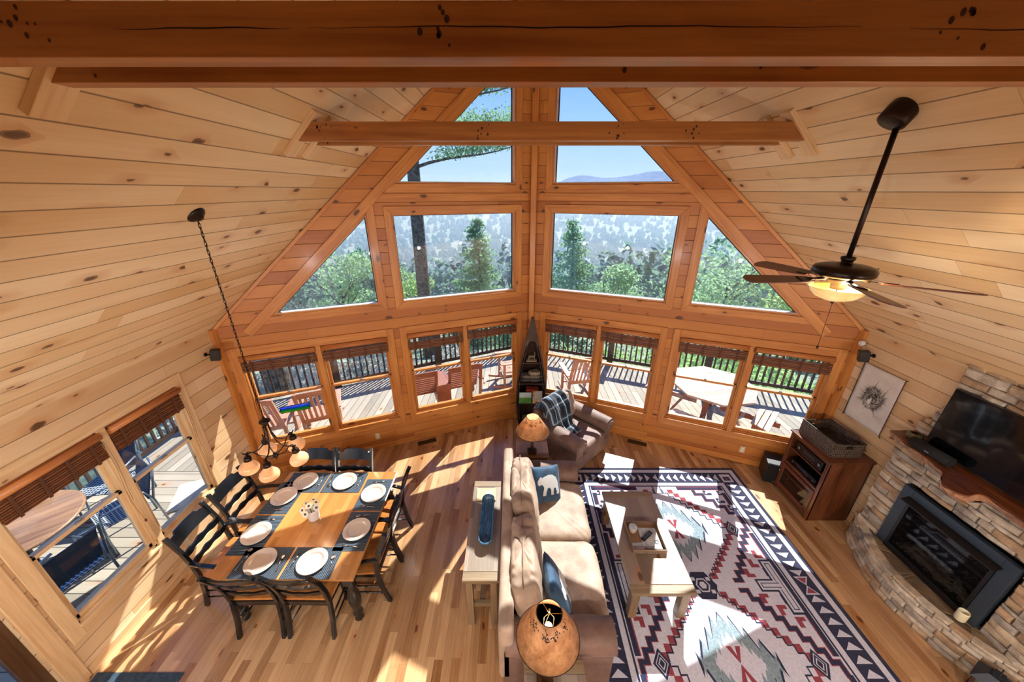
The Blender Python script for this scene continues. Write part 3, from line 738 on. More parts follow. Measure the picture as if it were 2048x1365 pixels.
def quickcard(x, y, z, s):
    a = rr.random() * 6.283; c, d = math.cos(a) * s, math.sin(a) * s; e = rr.uniform(-.8, .8) * s; b = len(mb.v)
    mb.v += [(x - c, y - d, z - e), (x - d * .5, y + c * .5, z + s * .5), (x + c, y + d, z + e), (x + d * .5, y - c * .5, z - s * .5)]; mb.face((b, b + 1, b + 2, b + 3), uv=((0, 0), (1, 0), (1, 1), (0, 1)))
for i in range(1500):
    y = 42 + 110 * rr.random() ** 1.3; x = (rr.random() - .5) * (30 + y * 2.5); g = gz(x, y); H_ = rr.uniform(6, 11); R_0 = rr.uniform(1.4, 2.6); con = rr.random() < .5; s_ = .3 + .0035 * y
    for k in range(46):
        f = rr.random(); r_ = R_0 * ((1 - f) * 1.1 if con else math.sin(pi * (.15 + .8 * f))) * rr.uniform(.6, 1.05); an = rr.random() * 6.283
        quickcard(x + r_ * math.cos(an), y + r_ * math.sin(an), g + H_ * (.15 + .85 * f), s_ * rr.uniform(.7, 1.4))
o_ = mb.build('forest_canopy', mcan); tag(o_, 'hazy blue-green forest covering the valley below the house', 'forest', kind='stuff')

mbark = NT('pine_bark'); nz = mbark.noise(mbark.obj(), 9, 4, .7); mbark.pbsdf(mbark.mix(mbark.mr(nz, .4, .6), lin('2e2a2c'), lin('6d675f')), .9, mbark.bump(nz, .8, .03)); mbark = mbark.m
def leafmat(name, a, b):
    t = NT(name); nz = t.noise(t.obj(), 1.1, 3, .7)
    p = t.pbsdf(t.mix(t.mr(nz, .35, .65), lin(a), lin(b)), .8); tl = t.n('BsdfTranslucent'); t.set(tl.inputs['Color'], lin(b))
    mx = t.n('MixShader'); mx.inputs[0].default_value = .5; t.t.links.new(p.outputs[0], mx.inputs[1]); t.t.links.new(tl.outputs[0], mx.inputs[2]); t.t.links.new(mx.outputs[0], t.out.inputs[0]); return t.m
mneed = leafmat('pine_needles', '3d7466', '8fb58b'); mleaf = leafmat('bright_leaves', '5f9a63', 'b3cf8a'); mbroad = leafmat('broad_leaves', '4d8a72', 'a5c79a')
mtwig = flat('bare_twigs', '9c948c', .9, var=.2); mbrush = leafmat('dry_brush', '98948c', 'd6d2c8')
def card(mb, p, s, rr, flatn=.0):
    a = Vector((rr.gauss(0, 1), rr.gauss(0, 1), rr.gauss(0, 1) * (1 - flatn))).normalized(); b = a.orthogonal().normalized(); c = a.cross(b) if flatn == 0 else None
    b = a.cross(Vector((rr.gauss(0, 1), rr.gauss(0, 1), rr.gauss(0, 1)))).normalized()
    p = Vector(p); mb.add([p - a * s, p + b * s * .45, p + a * s, p - b * s * .45], [(0, 1, 2, 3)])
def conifer(label, x, y, top, base, rad, seed, dens=1., mat=None, mul=1.):
    rr = random.Random(seed); r = thing('conifer_tree', label, 'tree', (x, y, base)); H = top - base
    mb = MB(); mb.tube([(0, 0, 0), (.02 * H, 0, H * .5), (0, 0, H)], [H * .018, H * .012, .01], 8); mb.build('trunk', mbark, r)
    mb = MB(); L = int(H * 2.2)
    for i in range(L):
        f = i / L; z = H * (.12 + .88 * f); R = rad * (1 - f) ** .8 * rr.uniform(.75, 1.15) + .1; nb = 7
        for k in range(nb):
            a = rr.random() * 2 * pi; n = int((10 + 26 * R) * dens)
            for _ in range(n):
                q = rr.random() ** .6 * R; w_ = .1 + .16 * q
                card(mb, (q * math.cos(a) + rr.gauss(0, w_), q * math.sin(a) + rr.gauss(0, w_), z + .12 * q * 1 - .1 * (q / R) + rr.gauss(0, .09)), rr.uniform(.1, .2) * mul, rr)
    mb.build('foliage', mat or mneed, r); return r
def broad(label, x, y, top, base, rad, seed, mat=None, n=3500, name='leafy_tree', s=.16):
    rr = random.Random(seed); r = thing(name, label, 'tree', (x, y, base)); H = top - base
    mb = MB(); mb.tube([(0, 0, 0), (0, 0, H * .7)], [.2, .06], 8)
    for k in range(9):
        a = rr.random() * 6.3; mb.tube([(0, 0, H * (.3 + .04 * k)), (math.cos(a) * rad * .6, math.sin(a) * rad * .6, H * (.55 + .04 * k))], [.06, .02], 6)
    mb.build('trunk', mbark, r); mb = MB(); cl = [(rr.gauss(0, .42) * rad, rr.gauss(0, .42) * rad, H * rr.uniform(.35, .9), rr.uniform(.25, .5) * rad) for _ in range(22)]
    for _ in range(n):
        c = rr.choice(cl); d = Vector((rr.gauss(0, 1), rr.gauss(0, 1), rr.gauss(0, .8))).normalized() * c[3] * rr.uniform(.7, 1.05); card(mb, (c[0] + d.x, c[1] + d.y, c[2] + d.z), s * rr.uniform(.6, 1.3), rr)
    mb.build('foliage', mat or mbroad, r); return r
def bare(label, x, y, top, base, seed, spread=1.6):
    rr = random.Random(seed); r = thing('bare_tree', label, 'tree', (x, y, base)); H = top - base; mb = MB()
    def br(p, d, L, w, lv):
        q = p + d * L; mb.tube([p, (p + q) / 2 + Vector((rr.gauss(0, .05), rr.gauss(0, .05), 0)) * L, q], [w, w * .8, w * .55], 5, cap=False)
        if lv <= 0: return
        for _ in range(3 if lv > 1 else 4):
            nd = (d + Vector((rr.gauss(0, .42), rr.gauss(0, .42), rr.gauss(.1, .25)))).normalized(); br(p + d * L * rr.uniform(.6, 1), nd, L * rr.uniform(.55, .8), w * .55, lv - 1)
    for k in range(4): br(Vector((rr.gauss(0, .3), rr.gauss(0, .3), 0)), Vector((rr.gauss(0, .2) * spread, rr.gauss(0, .2), 1)).normalized(), H * .42, .045, 4)
    mb.build('branches', mtwig, r); return r
# tall pine seen through the left windows
r = thing('tall_pine_tree', 'tall pine with a bare leaning trunk and long branches outside the left windows', 'tree', (-6.3, 24.2, -11.6))
mb = MB(); mb.tube([(.0, 0, 0), (.02, 0, 6), (.05, 0, 9), (.12, 0, 12), (.2, 0, 18), (.3, 0, 22)], [.34, .29, .27, .24, .16, .05], 12); mb.build('trunk', mbark, r)
bm_ = MB(); fm = MB(); rr = random.Random(5)
for z0, dx, dy, dz, L in ((10.9, 1, -.2, .18, 4.2), (12.0, 1, .1, .12, 4.6), (12.9, 1, -.3, .12, 4.4), (13.8, .9, -.5, .12, 3.8), (14.6, 1, .2, .1, 4.6), (11.6, -.7, .5, .2, 1.8), (13.5, -1, .2, .1, 2.4), (15.6, 1, -.1, .1, 4), (16.5, -.6, -.5, .1, 2), (17, .9, .4, .2, 3), (12.5, .5, .9, .2, 3.0)):
    d = Vector((dx, dy, dz)).normalized(); p = Vector((.1, 0, z0)); pts = [p + d * L * k / 6 + Vector((0, 0, .25 * math.sin(k) * .3)) for k in range(7)]
    bm_.tube(pts, [.07 * (1 - k / 7.5) for k in range(7)], 6)
    for _ in range(int(L * 430)):
        f = rr.uniform(.3, 1.05); c = p + d * L * f; w_ = .18 + .34 * f
        card(fm, c + Vector((rr.gauss(0, w_), rr.gauss(0, w_), abs(rr.gauss(0, .22)) + .03)), rr.uniform(.035, .085), rr)
bm_.build('branch', mbark, r); fm.build('foliage', mneed, r); r.scale = (1.56, 1.56, 1.56)
r = thing('large_tree_trunk', 'thick dark tree trunk close to the deck beyond the left corner', 'tree', (-6.75, 9.0, -4)); mb = MB(); mb.tube([(-.4, 0, 0), (-.1, 0, 3), (-.25, 0, 6), (-.9, .3, 11)], [.42, .33, .3, .22], 12); mb.build('trunk', mbark, r)
conifer('pointed blue-green conifer in the middle of the left big window', -3.05, 31, 2.2, -11, 3.3, 1)
conifer('broad pine at the left side of the right big window', 4.4, 27, 2.4, -9, 3.0, 2, .7)
conifer('small conifer lower in the right big window', 10.6, 44, -6.0, -14, 2.2, 8, .5, mul=1.4)
broad('round leafy tree low in the middle of the right big window', 7.3, 27, -.8, -9, 2.1, 3)
broad('wide leafy tree filling the right triangular window', 15.5, 25, 1.2, -9, 4.6, 4, n=5200)
broad('yellow-green bushy tree at the far right triangular window', 17.5, 20, -1.0, -7, 3.2, 6, mat=mleaf)
broad('green bushy tree low in the left big window', -8.2, 29, -1.5, -10, 2.6, 7, mat=mleaf, n=3000)
broad('leafy tree beyond the left triangular window', -13.5, 27, 0, -9, 3.2, 9, n=3000)
broad('green leafy tree at the right edge of the left big window', -.3, 24, -1.9, -8, 1.7, 14, mat=mneed, n=2600)
bare('bare branching tree in the left triangular window', -9.5, 17, .6, -6, 3)
bare('bare thin tree at the lower left triangular window', -11.5, 18, -.6, -6, 4)
bare('grey leafless tree low in the right big window', 8.8, 20, -1.3, -6, 5)
bare('grey leafless tree in the right triangular window', 12.3, 19, -1.2, -6, 6)
# brush just below the deck, beyond count
for nm, mt, n, xs, ys, sd, lb, s in (('undergrowth', mleaf, 15000, (-2, 12), (9.2, 17), 21, 'bright green undergrowth below the deck seen through the right railing', .12), ('brushwood', mbrush, 22000, (-11, 2.5), (7.5, 16), 22, 'grey leafless brush below the deck seen through the left railing', .1)):
    mb = MB(); rr = random.Random(sd)
    for _ in range(n):
        x = rr.uniform(*xs); y = rr.uniform(*ys); 
        if y < 9.6 - .42 * abs(x - .3) + .3: continue
        z = gz(x, max(y, 9.1)) + rr.random() ** .7 * (1.9 if nm[0] == 'u' else 2.3) * (.6 + .4 * math.sin(x * 1.7) * math.sin(y * 1.3 + 1)); card(mb, (x, y, z), s * rr.uniform(.6, 1.5), rr)
    o_ = mb.build(nm, mt); tag(o_, lb, 'undergrowth', kind='stuff')

# valley haze: a thin, even veil of moist air beyond the deck
hz = NT('haze'); hz.t.nodes.clear(); ou = hz.t.nodes.new('ShaderNodeOutputMaterial'); vs_ = hz.t.nodes.new('ShaderNodeVolumeScatter'); vs_.inputs['Color'].default_value = (.6, .8, 1, 1); vs_.inputs['Density'].default_value = HAZE; vs_.inputs['Anisotropy'].default_value = .3
hz.t.links.new(vs_.outputs[0], ou.inputs['Volume'])
mb = MB(); mb.b2((-2600, 12.5, -130), (2600, 1650, 9)); o = mb.build('haze', hz.m); tag(o, 'thin bluish haze lying over the forested valley', 'haze', kind='stuff')
# ------------------------------------------------------------------ dining set
mblk = flat('painted_black', '0e1216', .25, coat=.4, bump=.05, scale=60)
mtop = planks('butcher_block_oak', 'a36c38', 'd09a5c', w=.06, L=.9, knots=.04, groove=.006, gcol='8a5524', gdark=.5, rough=.25, coat=.4, contrast=.7, bump=.1)
mseat = wood('seat_oak', 'a9652b', 'd18f4c', rough=.3, coat=.3)
TX0, TX1, TY0, TY1 = -2.87, -1.49, 2.15, 3.53
TC = ((TX0 + TX1) / 2, (TY0 + TY1) / 2)
t = thing('dining_table', 'square oak dining table with black turned legs, set for eight', 'table', (TC[0], TC[1], 0)); hx = (TX1 - TX0) / 2
mb = MB(); mb.b2((-hx, -hx, .735), (hx, hx, .762), grain=(0, 1, 0)); mb.build('tabletop', mtop, t, bevel=.006)
mb = MB()
for s in (-1, 1): mb.b2((-hx + .1, s * (hx - .1) - .012, .62), (hx - .1, s * (hx - .1) + .012, .735)); mb.b2((s * (hx - .1) - .012, -hx + .1, .62), (s * (hx - .1) + .012, hx - .1, .735))
mb.build('apron', mblk, t)
for sx in (-1, 1):
    for sy in (-1, 1):
        mb = MB(); mb.b2((-.048, -.048, .58), (.048, .048, .735)); mb.lathe([(.03, 0), (.045, .03), (.03, .07), (.05, .12), (.036, .17), (.036, .18), (.058, .26), (.062, .36), (.048, .45), (.034, .5), (.05, .53), (.034, .555), (.045, .58)], 20)
        mb.build('leg', mblk, t, loc=(sx * (hx - .1), sy * (hx - .1), 0))

def wavy(x, w, amp=.012, n=3): return amp * math.sin((x / w + .5) * n * 2 * pi - pi / 2)
def dchair(label, loc, rz, arms):
    r = thing('dining_armchair' if arms else 'dining_chair', label, 'chair', (loc[0], loc[1], 0), rz, 'black ladder-back chairs around the dining table')
    W = .235
    mb = MB(); mb.prism([(-W + .01, -.2), (W - .01, -.2), (W + .01, .2), (W - .03, .235), (-W + .03, .235), (-W - .01, .2)], .44, .465, grain=(0, 1, 0)); mb.build('seat', mseat, r, bevel=.008)
    mb = MB()
    for s in (-1, 1): mb.bar((s * (W - .03), -.2, .41), (s * (W - .02), .2, .41), .02, .055)
    mb.bar((-W + .03, .2, .41), (W - .03, .2, .41), .02, .055); mb.bar((-W + .03, -.2, .41), (W - .03, -.2, .41), .02, .055); mb.build('seat_frame', mblk, r)
    P = [(0, -.285), (.2, -.235), (.44, -.205), (.62, -.225), (.8, -.27), (.98, -.345), (1.01, -.36)]
    for s in (-1, 1):
        mb = MB(); pts = [Vector((s * (W - .015), y, z)) for z, y in P]
        for a, b in zip(pts, pts[1:]): mb.bar(a, b + (b - a).normalized() * .004, .032, .045, up=(0, 1, 0))
        mb.build('back_post', mblk, r, bevel=.004)
        mb = MB(); mb.lathe([(.015, 0), (.02, .05), (.016, .1), (.021, .2), (.022, .42)], 12, c=(s * (W - .03), .2, 0)); mb.build('leg', mblk, r)
        for z in (.13, .23):
            mb = MB(); mb.tube([(s * (W - .03), .2, z), (s * (W - .02), -.25, z)], .009, 8); mb.build('stretcher', mblk, r)
        if arms:
            mb = MB(); mb.lathe([(.016, .44), (.02, .5), (.014, .56), (.018, .655)], 12, c=(s * (W + .01), .16, 0)); mb.build('arm_post', mblk, r)
            mb = MB(); ap = [(s * (W - .01), -.235, .665), (s * (W + .02), -.1, .67), (s * (W + .035), .05, .672), (s * (W + .03), .16, .668), (s * (W + .01), .215, .655)]
            for a, b in zip(ap, ap[1:]): mb.bar(a, b, .042, .024)
            mb.build('armrest', mblk, r, bevel=.006)
    mb = MB(); mb.tube([(-W + .03, .2, .18), (W - .03, .2, .18)], .009, 8); mb.build('stretcher', mblk, r)
    yz = lambda z: [P[i][1] + (P[i + 1][1] - P[i][1]) * (z - P[i][0]) / (P[i + 1][0] - P[i][0]) for i in range(len(P) - 1) if P[i][0] <= z <= P[i + 1][0]][0]
    def slat(zc, lo, hi, nm):
        mb = MB(); w = W - .02; n = 24; vs = []; 
        for k in range(n + 1):
            x = -w + 2 * w * k / n; c = -.025 * (1 - (x / w) ** 2)
            for zz in (zc + lo(x, w), zc + hi(x, w)):
                y = yz(zz) + c
                vs += [(x, y - .009, zz), (x, y + .009, zz)]
        fs = []
        for k in range(n):
            a = 4 * k; b = a + 4; fs += [(a, b, b + 2, a + 2), (a + 1, a + 3, b + 3, b + 1), (a + 2, b + 2, b + 3, a + 3), (a, a + 1, b + 1, b)]
        fs += [(0, 2, 3, 1), (4 * n, 4 * n + 1, 4 * n + 3, 4 * n + 2)]
        mb.add(vs, fs, grain=(1, 0, 0)); mb.build(nm, mblk, r)
    slat(.92, lambda x, w: -.055, lambda x, w: .07 if abs(x) < w * .62 else (.045 if abs(x) < w * .86 else .035), 'top_rail')
    slat(.755, lambda x, w: -.03 - wavy(x, 2 * w, .006, 3), lambda x, w: .022 + wavy(x, 2 * w, .007, 3), 'slat')
    slat(.625, lambda x, w: -.03 - wavy(x, 2 * w, .006, 3), lambda x, w: .022 + wavy(x, 2 * w, .007, 3), 'slat')
    return r
dchair('left one of the two black dining chairs at the near side of the table', (-2.5, 2.36), .02, False)
dchair('right one of the two black dining chairs at the near side of the table', (-1.99, 2.36), -.01, False)
dchair('black dining chair at the far window side of the table, partly behind the hanging lamp', (-2.55, 3.33), pi + .02, False)
dchair('black dining chair at the far side of the table, nearest the bright floor patches', (-2.07, 3.33), pi - .01, False)
dchair('black dining armchair by the side window, the one nearer the camera', (-3.0, 2.6), -pi / 2 + .02, True)
dchair('black dining armchair by the side wall, the one farther from the camera', (-3.0, 3.12), -pi / 2 - .03, True)
dchair('black dining armchair on the sofa side of the table, nearer the camera', (-1.61, 2.64), pi / 2, True)
dchair('black dining armchair on the sofa side of the table, farther from the camera', (-1.62, 3.13), pi / 2 - .02, True)
# placemats, plates, cutlery
mm = NT('ribbed_placemat'); s_ = mm.sep(mm.uv()); st = mm.math('GREATER_THAN', mm.math('FRACT', mm.math('MULTIPLY', s_[0], 62)), .62)
mm.pbsdf(mm.mix(st, lin('18212c'), lin('50687e')), .65, mm.bump(mm.math('SINE', mm.math('MULTIPLY', s_[0], 390)), .4, .002)); mm = mm.m
mpl = flat('stoneware', 'c6bdb5', .25, coat=.4); msv = flat('cutlery_steel', 'b9b2ab', .22, 1.0)
Z0 = .7625
def setting(px, py, rz, desc, sl):
    r = Matrix.Rotation(rz, 4, 'Z')
    mb = MB(); mb.b2((-.235, -.16, 0), (.235, .16, .004), grain=(0, 1, 0) if False else (1, 0, 0))
    o = mb.build('placemat', mm, loc=(px, py, Z0), rz=rz); tag(o, 'dark blue ribbed placemat ' + desc, 'placemat', 'ribbed placemats on the dining table')
    mb = MB(); mb.lathe([(.0, 0), (.085, 0), (.09, .004), (.135, .016), (.142, .02), (.139, .0245), (.134, .0225), (.106, .0185), (.1, .0175), (.091, .0075), (.085, .006), (0, .0058)], 40)
    o = mb.build('dinner_plate', mpl, loc=(*(Vector((px, py, Z0 + .0045)) + r @ Vector((sl, -.0, 0))),)); tag(o, 'round cream plate ' + desc, 'plate', 'cream dinner plates')
    for nm, dx in (('fork', -.185), ('spoon', .185)):
        mb = MB()
        mb.tube([(0, -.09, .004), (0, 0, .006), (0, .03, .004)], [.0055, .0035, .004], 6)
        if nm == 'spoon': mb.lathe([(0, .0), (.012, .002), (.019, .006), (.017, .008), (.0, .004)], 12, c=(0, .055, 0), sy=1.4)
        else:
            for k in (-1.5, -.5, .5, 1.5): mb.tube([(k * .003, .03, .004), (k * .0055, .045, .005), (k * .0055, .085, .007)], .0018, 5)
        o = mb.build(nm, msv, loc=(*(Vector((px, py, Z0 + .0045)) + r @ Vector((dx + sl * .6, 0, 0))),), rz=rz + (.15 if dx > 0 else -.1))
        tag(o, 'silver %s beside the plate ' % nm + desc, nm, 'cutlery on the dining table')
    return
SET = [(-2.445, 2.315, 0, 'in front of the left near dining chair', -.01), (-1.95, 2.315, 0, 'in front of the right near dining chair', .0),
       (-2.57, 3.345, pi, 'in front of the far dining chair beneath the hanging lamp', 0), (-2.085, 3.345, pi, 'in front of the far dining chair nearest the bright floor', 0),
       (-2.7, 2.62, -pi / 2, 'in front of the near armchair on the side window side', 0), (-2.7, 3.11, -pi / 2, 'in front of the far armchair on the side window side', 0),
       (-1.66, 2.67, pi / 2, 'in front of the near armchair on the sofa side', 0), (-1.66, 3.16, pi / 2, 'in front of the far armchair on the sofa side', 0)]
for a in SET: setting(*a)
# flowers
t = thing('flower_vase', 'white ribbed vase of white daisies standing in the middle of the dining table', 'vase', (-2.2, 2.83, Z0))
mb = MB(); pr = [(.0, 0), (.055, 0)] + [(.055 + .012 * k / 12 + (.003 if k % 2 else 0), .004 + .132 * k / 12) for k in range(13)] + [(.06, .134), (.05, .02), (0, .015)]
mb.lathe(pr, 32); mb.build('vase', flat('white_ceramic', 'eee8e4', .35, coat=.2), t)
mpet = flat('white_petals', 'f6f4f0', .7); mcen = flat('flower_centre', '4a4a24', .8); mstem = flat('stems', '6f8a3c', .7)
rr = random.Random(2)
for k, (fx, fy, fz, rx, ry) in enumerate(((0, -.03, .205, .35, 0), (-.065, -.05, .17, .7, .5), (-.06, .02, .19, .1, .6), (.05, .02, .205, -.1, -.5), (.0, .06, .2, -.5, 0), (.075, -.03, .185, .4, -.7), (-.02, -.085, .15, .9, .1))):
    X = T(fx, fy, fz) @ RY(-ry) @ RX(rx)
    mb = MB()
    for q in range(26):
        a = 2 * pi * q / 26; lay = q % 2; L = .034 + .006 * rr.random(); zz = .004 * lay
        c, s = math.cos(a), math.sin(a)
        mb.add([(c * .01, s * .01, zz), (c * L * .7 - s * .006, s * L * .7 + c * .006, zz + .006), (c * L, s * L, zz + .001), (c * L * .7 + s * .006, s * L * .7 - c * .006, zz + .006)], [(0, 3, 2, 1)], X=X, smooth=True)
    f = mb.build('flower', mpet, t)
    mb = MB(); mb.lathe([(.013, 0), (.012, .008), (.006, .012), (0, .012)], 12, X=X); mb.build('centre', mcen, f)
    mb = MB(); mb.tube([Vector((fx, fy, fz)), Vector((fx * .6, fy * .6, fz * .7)), Vector((fx * .2, fy * .2, .03))], .003, 5); mb.build('stem', mstem, t)

# ------------------------------------------------------------------ chandelier
CX_, CY_ = -2.41, 2.84; CZ = HE + (CX_ - XL)
t = thing('chandelier', 'bronze five-light chandelier with amber glass shades hanging over the dining table', 'chandelier', (CX_, CY_, 1.6))
Xc = T(0, 0, CZ - 1.6 - .0) @ RY(pi / 4 * 1)
mb = MB(); mb.lathe([(0, -.045), (.02, -.045), (.03, -.03), (.055, -.02), (.07, -.004), (.07, 0)], 28, X=T(0, 0, CZ - 1.6) @ RY(-pi / 4)); mb.build('ceiling_canopy', M['bronze'], t)
mb = MB(); zt, zb = CZ - 1.6 - .03, .49; n = int((zt - zb) / .034)
for k in range(n + 1):
    z = zb + (zt - zb) * (k + .5) / (n + 1); L = .024
    X = T(0, 0, z) @ RZ(pi / 2 * (k % 2) + .3)
    mb.tube([X @ Vector((.008 * math.sin(a), 0, L * math.cos(a))) for a in [2 * pi * j / 12 for j in range(12)]], .0024, 5, closed=True)
mb.tube([(.006 * math.sin(z * 3), .006 * math.cos(z * 3), zb + (zt - zb) * z / 40) for z in range(41)], .002, 5)
mb.build('chain', M['bronze'], t)
mb = MB(); mb.lathe([(.0, .5), (.012, .49), (.012, .47), (.045, .455), (.05, .44), (.03, .425), (.025, .4), (.0, .395)], 24); mb.build('top_hub', M['bronze'], t)
mb = MB(); mb.lathe([(0, .07), (.018, .06), (.022, .04), (.03, .03), (.022, .01), (.012, -.005), (.008, -.02), (0, -.025)], 20); mb.build('lower_hub', M['bronze'], t)
msh = NT('amber_glass'); nz = msh.noise(msh.obj(), 6, 3, .6)
msh.pbsdf(msh.mix(msh.mr(nz, .3, .7), lin('e0a06c'), lin('f2c094')), .3, emit=msh.mix(msh.mr(nz, .3, .7), lin('f09a58'), lin('ffc68c')), es=.22, coat=.4); msh = msh.m
mbulb = flat('lamp_bulb', 'fff2d8', .4, emit='ffe2b0', es=2.5)
for k in range(5):
    a = math.radians(-145 + 72 * k); c, s = math.cos(a), math.sin(a); R = .23
    P = [(.02, .42), (.03, .3), (.06, .2), (.12, .15), (.2, .145), (R, .15), (R + .015, .17)]
    mb = MB(); mb.tube([(c * r_, s * r_, z_) for r_, z_ in P], .0065, 7); 
    Q = [(R, .15), (R - .03, .165), (R - .07, .14), (R - .11, .08), (R - .16, .05), (.02, .035)]
    mb.tube([(c * r_, s * r_, z_) for r_, z_ in Q], .0055, 7); mb.build('arm', M['bronze'], t)
    X = T(c * R, s * R, 0) @ RZ(a) @ RY(-.12)
    mb = MB(); mb.lathe([(0, .16), (.012, .155), (.014, .12), (.03, .115), (.034, .09), (.036, .075), (.02, .07)], 18, X=X); mb.build('socket', M['bronze'], t)
    mb = MB(); mb.lathe([(.026, .085), (.03, .07), (.045, .05), (.075, .02), (.088, -.01), (.085, -.035), (.078, -.05), (.074, -.05), (.08, -.034), (.083, -.01), (.07, .018), (.04, .046), (.024, .068)], 28, X=X)
    sh = mb.build('lamp_shade', msh, t)
    mb = MB(); mb.lathe([(0, .05), (.018, .03), (.022, .0), (.012, -.02), (0, -.025)], 14, X=X); mb.build('bulb', mbulb, sh)
    l = bpy.data.lights.new('chandelier_bulb', 'POINT'); l.energy = CHL; l.color = (1, .8, .55); l.shadow_soft_size = .03
    lo = bpy.data.objects.new('chandelier_bulb', l); COL.objects.link(lo); lo.parent = t; lo.location = (c * R, s * R, -.06)
# ------------------------------------------------------------------ living area
def lmat(name, a, b, sc=4, rough=.6, b2=.35):
    t = NT(name); nz = t.noise(t.obj(), sc, 4, .6); n2 = t.noise(t.obj(), 30, 3, .6)
    t.pbsdf(t.mix(t.mr(nz, .32, .68), lin(a), lin(b)), rough, t.bump(t.math('ADD', t.math('MULTIPLY', nz, 2), t.math('MULTIPLY', n2, .3)), b2, .012), sheen=.15); return t.m
msue = lmat('tan_suede', '86705f', 'b8a18d'); msued = lmat('shaded_brown_suede', '5f463c', '86695c')  # one sofa suede; shade on its arms put into the darker copy
def cushion(mb, c, d, p=3.2, wr=.006, seed=0, X=None, n=26, puff=.0, pleat=0):
    "soft box: superellipsoid with wrinkles"
    a, b, h = d[0] / 2, d[1] / 2, d[2] / 2; rr = random.Random(seed); ph = [rr.uniform(0, 6.28) for _ in range(6)]
    def f(u, v):
        th = 2 * pi * u; fi = pi * (v - .5)
        ct, st, cf, sf = math.cos(th), math.sin(th), math.cos(fi), math.sin(fi)
        sg = lambda x, e: math.copysign(abs(x) ** e, x)
        e = 2 / p; x = a * sg(cf, e * .9) * sg(ct, e); y = b * sg(cf, e * .9) * sg(st, e); z = h * sg(sf, .62)
        k = 1 - .35 * (abs(x / a) ** 4) * (abs(y / b) ** 4)
        z *= k * (1 - puff * max(abs(x / a), abs(y / b)) ** 2)
        w = wr * (math.sin(x * 31 + ph[0] + 3 * math.sin(y * 9 + ph[1])) + .7 * math.sin(y * 47 + ph[2] + 2 * math.sin(x * 13 + ph[3])) + .5 * math.sin((x + y) * 71 + ph[4]))
        if pleat: w += pleat * math.sin(y * 60 + 3 * math.sin(z * 12 + ph[5])) * (1 - abs(z / h) ** 3 * .4)
        l = math.sqrt(x * x + y * y + z * z) + 1e-6
        return (c[0] + x + x / l * w, c[1] + y + y / l * w, c[2] + z + z / l * w * 1.4)
    mb.grid(lambda u, v: f(u, v), n * 3, n * 2, X=X, closeu=True); return mb
def roll_arm(mb, x0, x1, y, z, r, flip=1):
    "rolled arm running along x with slightly fat front"
    mb.grid(lambda u, v: (x0 + (x1 - x0) * u, y + r * (1 + .05 * math.sin(u * 4)) * math.cos(2 * pi * v) * (.0 + 1), z + r * .82 * math.sin(2 * pi * v)), 14, 28)
    for xx, s in ((x0, -1), (x1, 1)):
        b = len(mb.v); mb.add([(xx + s * .02 * (0 if k else 1), y + (r * math.cos(2 * pi * (k - 1) / 28) if k else 0), z + (r * .82 * math.sin(2 * pi * (k - 1) / 28) if k else 0)) for k in range(29)], [(0, 1 + k, 1 + (k + 1) % 28) if s > 0 else (0, 1 + (k + 1) % 28, 1 + k) for k in range(28)])
SX0, SX1, SY0, SY1 = -.12, .88, 1.68, 3.95
s = thing('sofa', 'tan suede sofa with rolled arms facing the fireplace', 'sofa', ((SX0 + SX1) / 2, (SY0 + SY1) / 2, 0)); W2, D2 = (SX1 - SX0) / 2, (SY1 - SY0) / 2
mb = MB(); mb.b2((-W2 + .04, -D2 + .04, .035), (W2 - .05, D2 - .04, .3)); mb.build('base', msued, s, bevel=.03, seg=3)
mb = MB(); mb.b2((-W2, -D2 + .03, .1), (-W2 + .13, D2 - .03, .84)); mb.build('back_frame', msue, s, bevel=.04, seg=4)
for sy, q in ((-1, 3), (1, 5)):
    mb = MB(); mb.b2((-W2 + .05, sy * (D2 - .25) if sy < 0 else D2 - .25, .035), (W2 - .02, -D2 + .03 if sy < 0 else D2 - .03, .52)); 
    mb.v = mb.v; roll_arm(mb, -W2 + .06, W2 - .0, sy * (D2 - .15), .53, .15)
    mb.build('arm', msued, s)
    mb = MB(); cushion(mb, (.1, sy * .44, .37), (.88, .885, .2), 9, .0045, q); mb.build('seat_cushion', msue, s)
    mb = MB(); cushion(mb, (0, 0, 0), (.28, .9, .5), 5.5, .006, q + 9, X=T(-W2 + .27, sy * .445, .68) @ RY(-.22), pleat=.007); bc = mb.build('back_cushion', msue, s)
    mb = MB(); X = T(-W2 + .27, sy * .445, .68) @ RY(-.22)
    mb.tube([X @ Vector((.0, -.4 + .8 * k / 10, .252)) for k in range(11)], .004, 6); mb.build('piping', msued, bc)
for sx in (-1, 1):
    for sy in (-1, 1):
        mb = MB(); mb.b2((sx * (W2 - .14) - .025, sy * (D2 - .14) - .025, 0), (sx * (W2 - .14) + .025, sy * (D2 - .14) + .025, .06)); mb.build('foot', mblk, s)
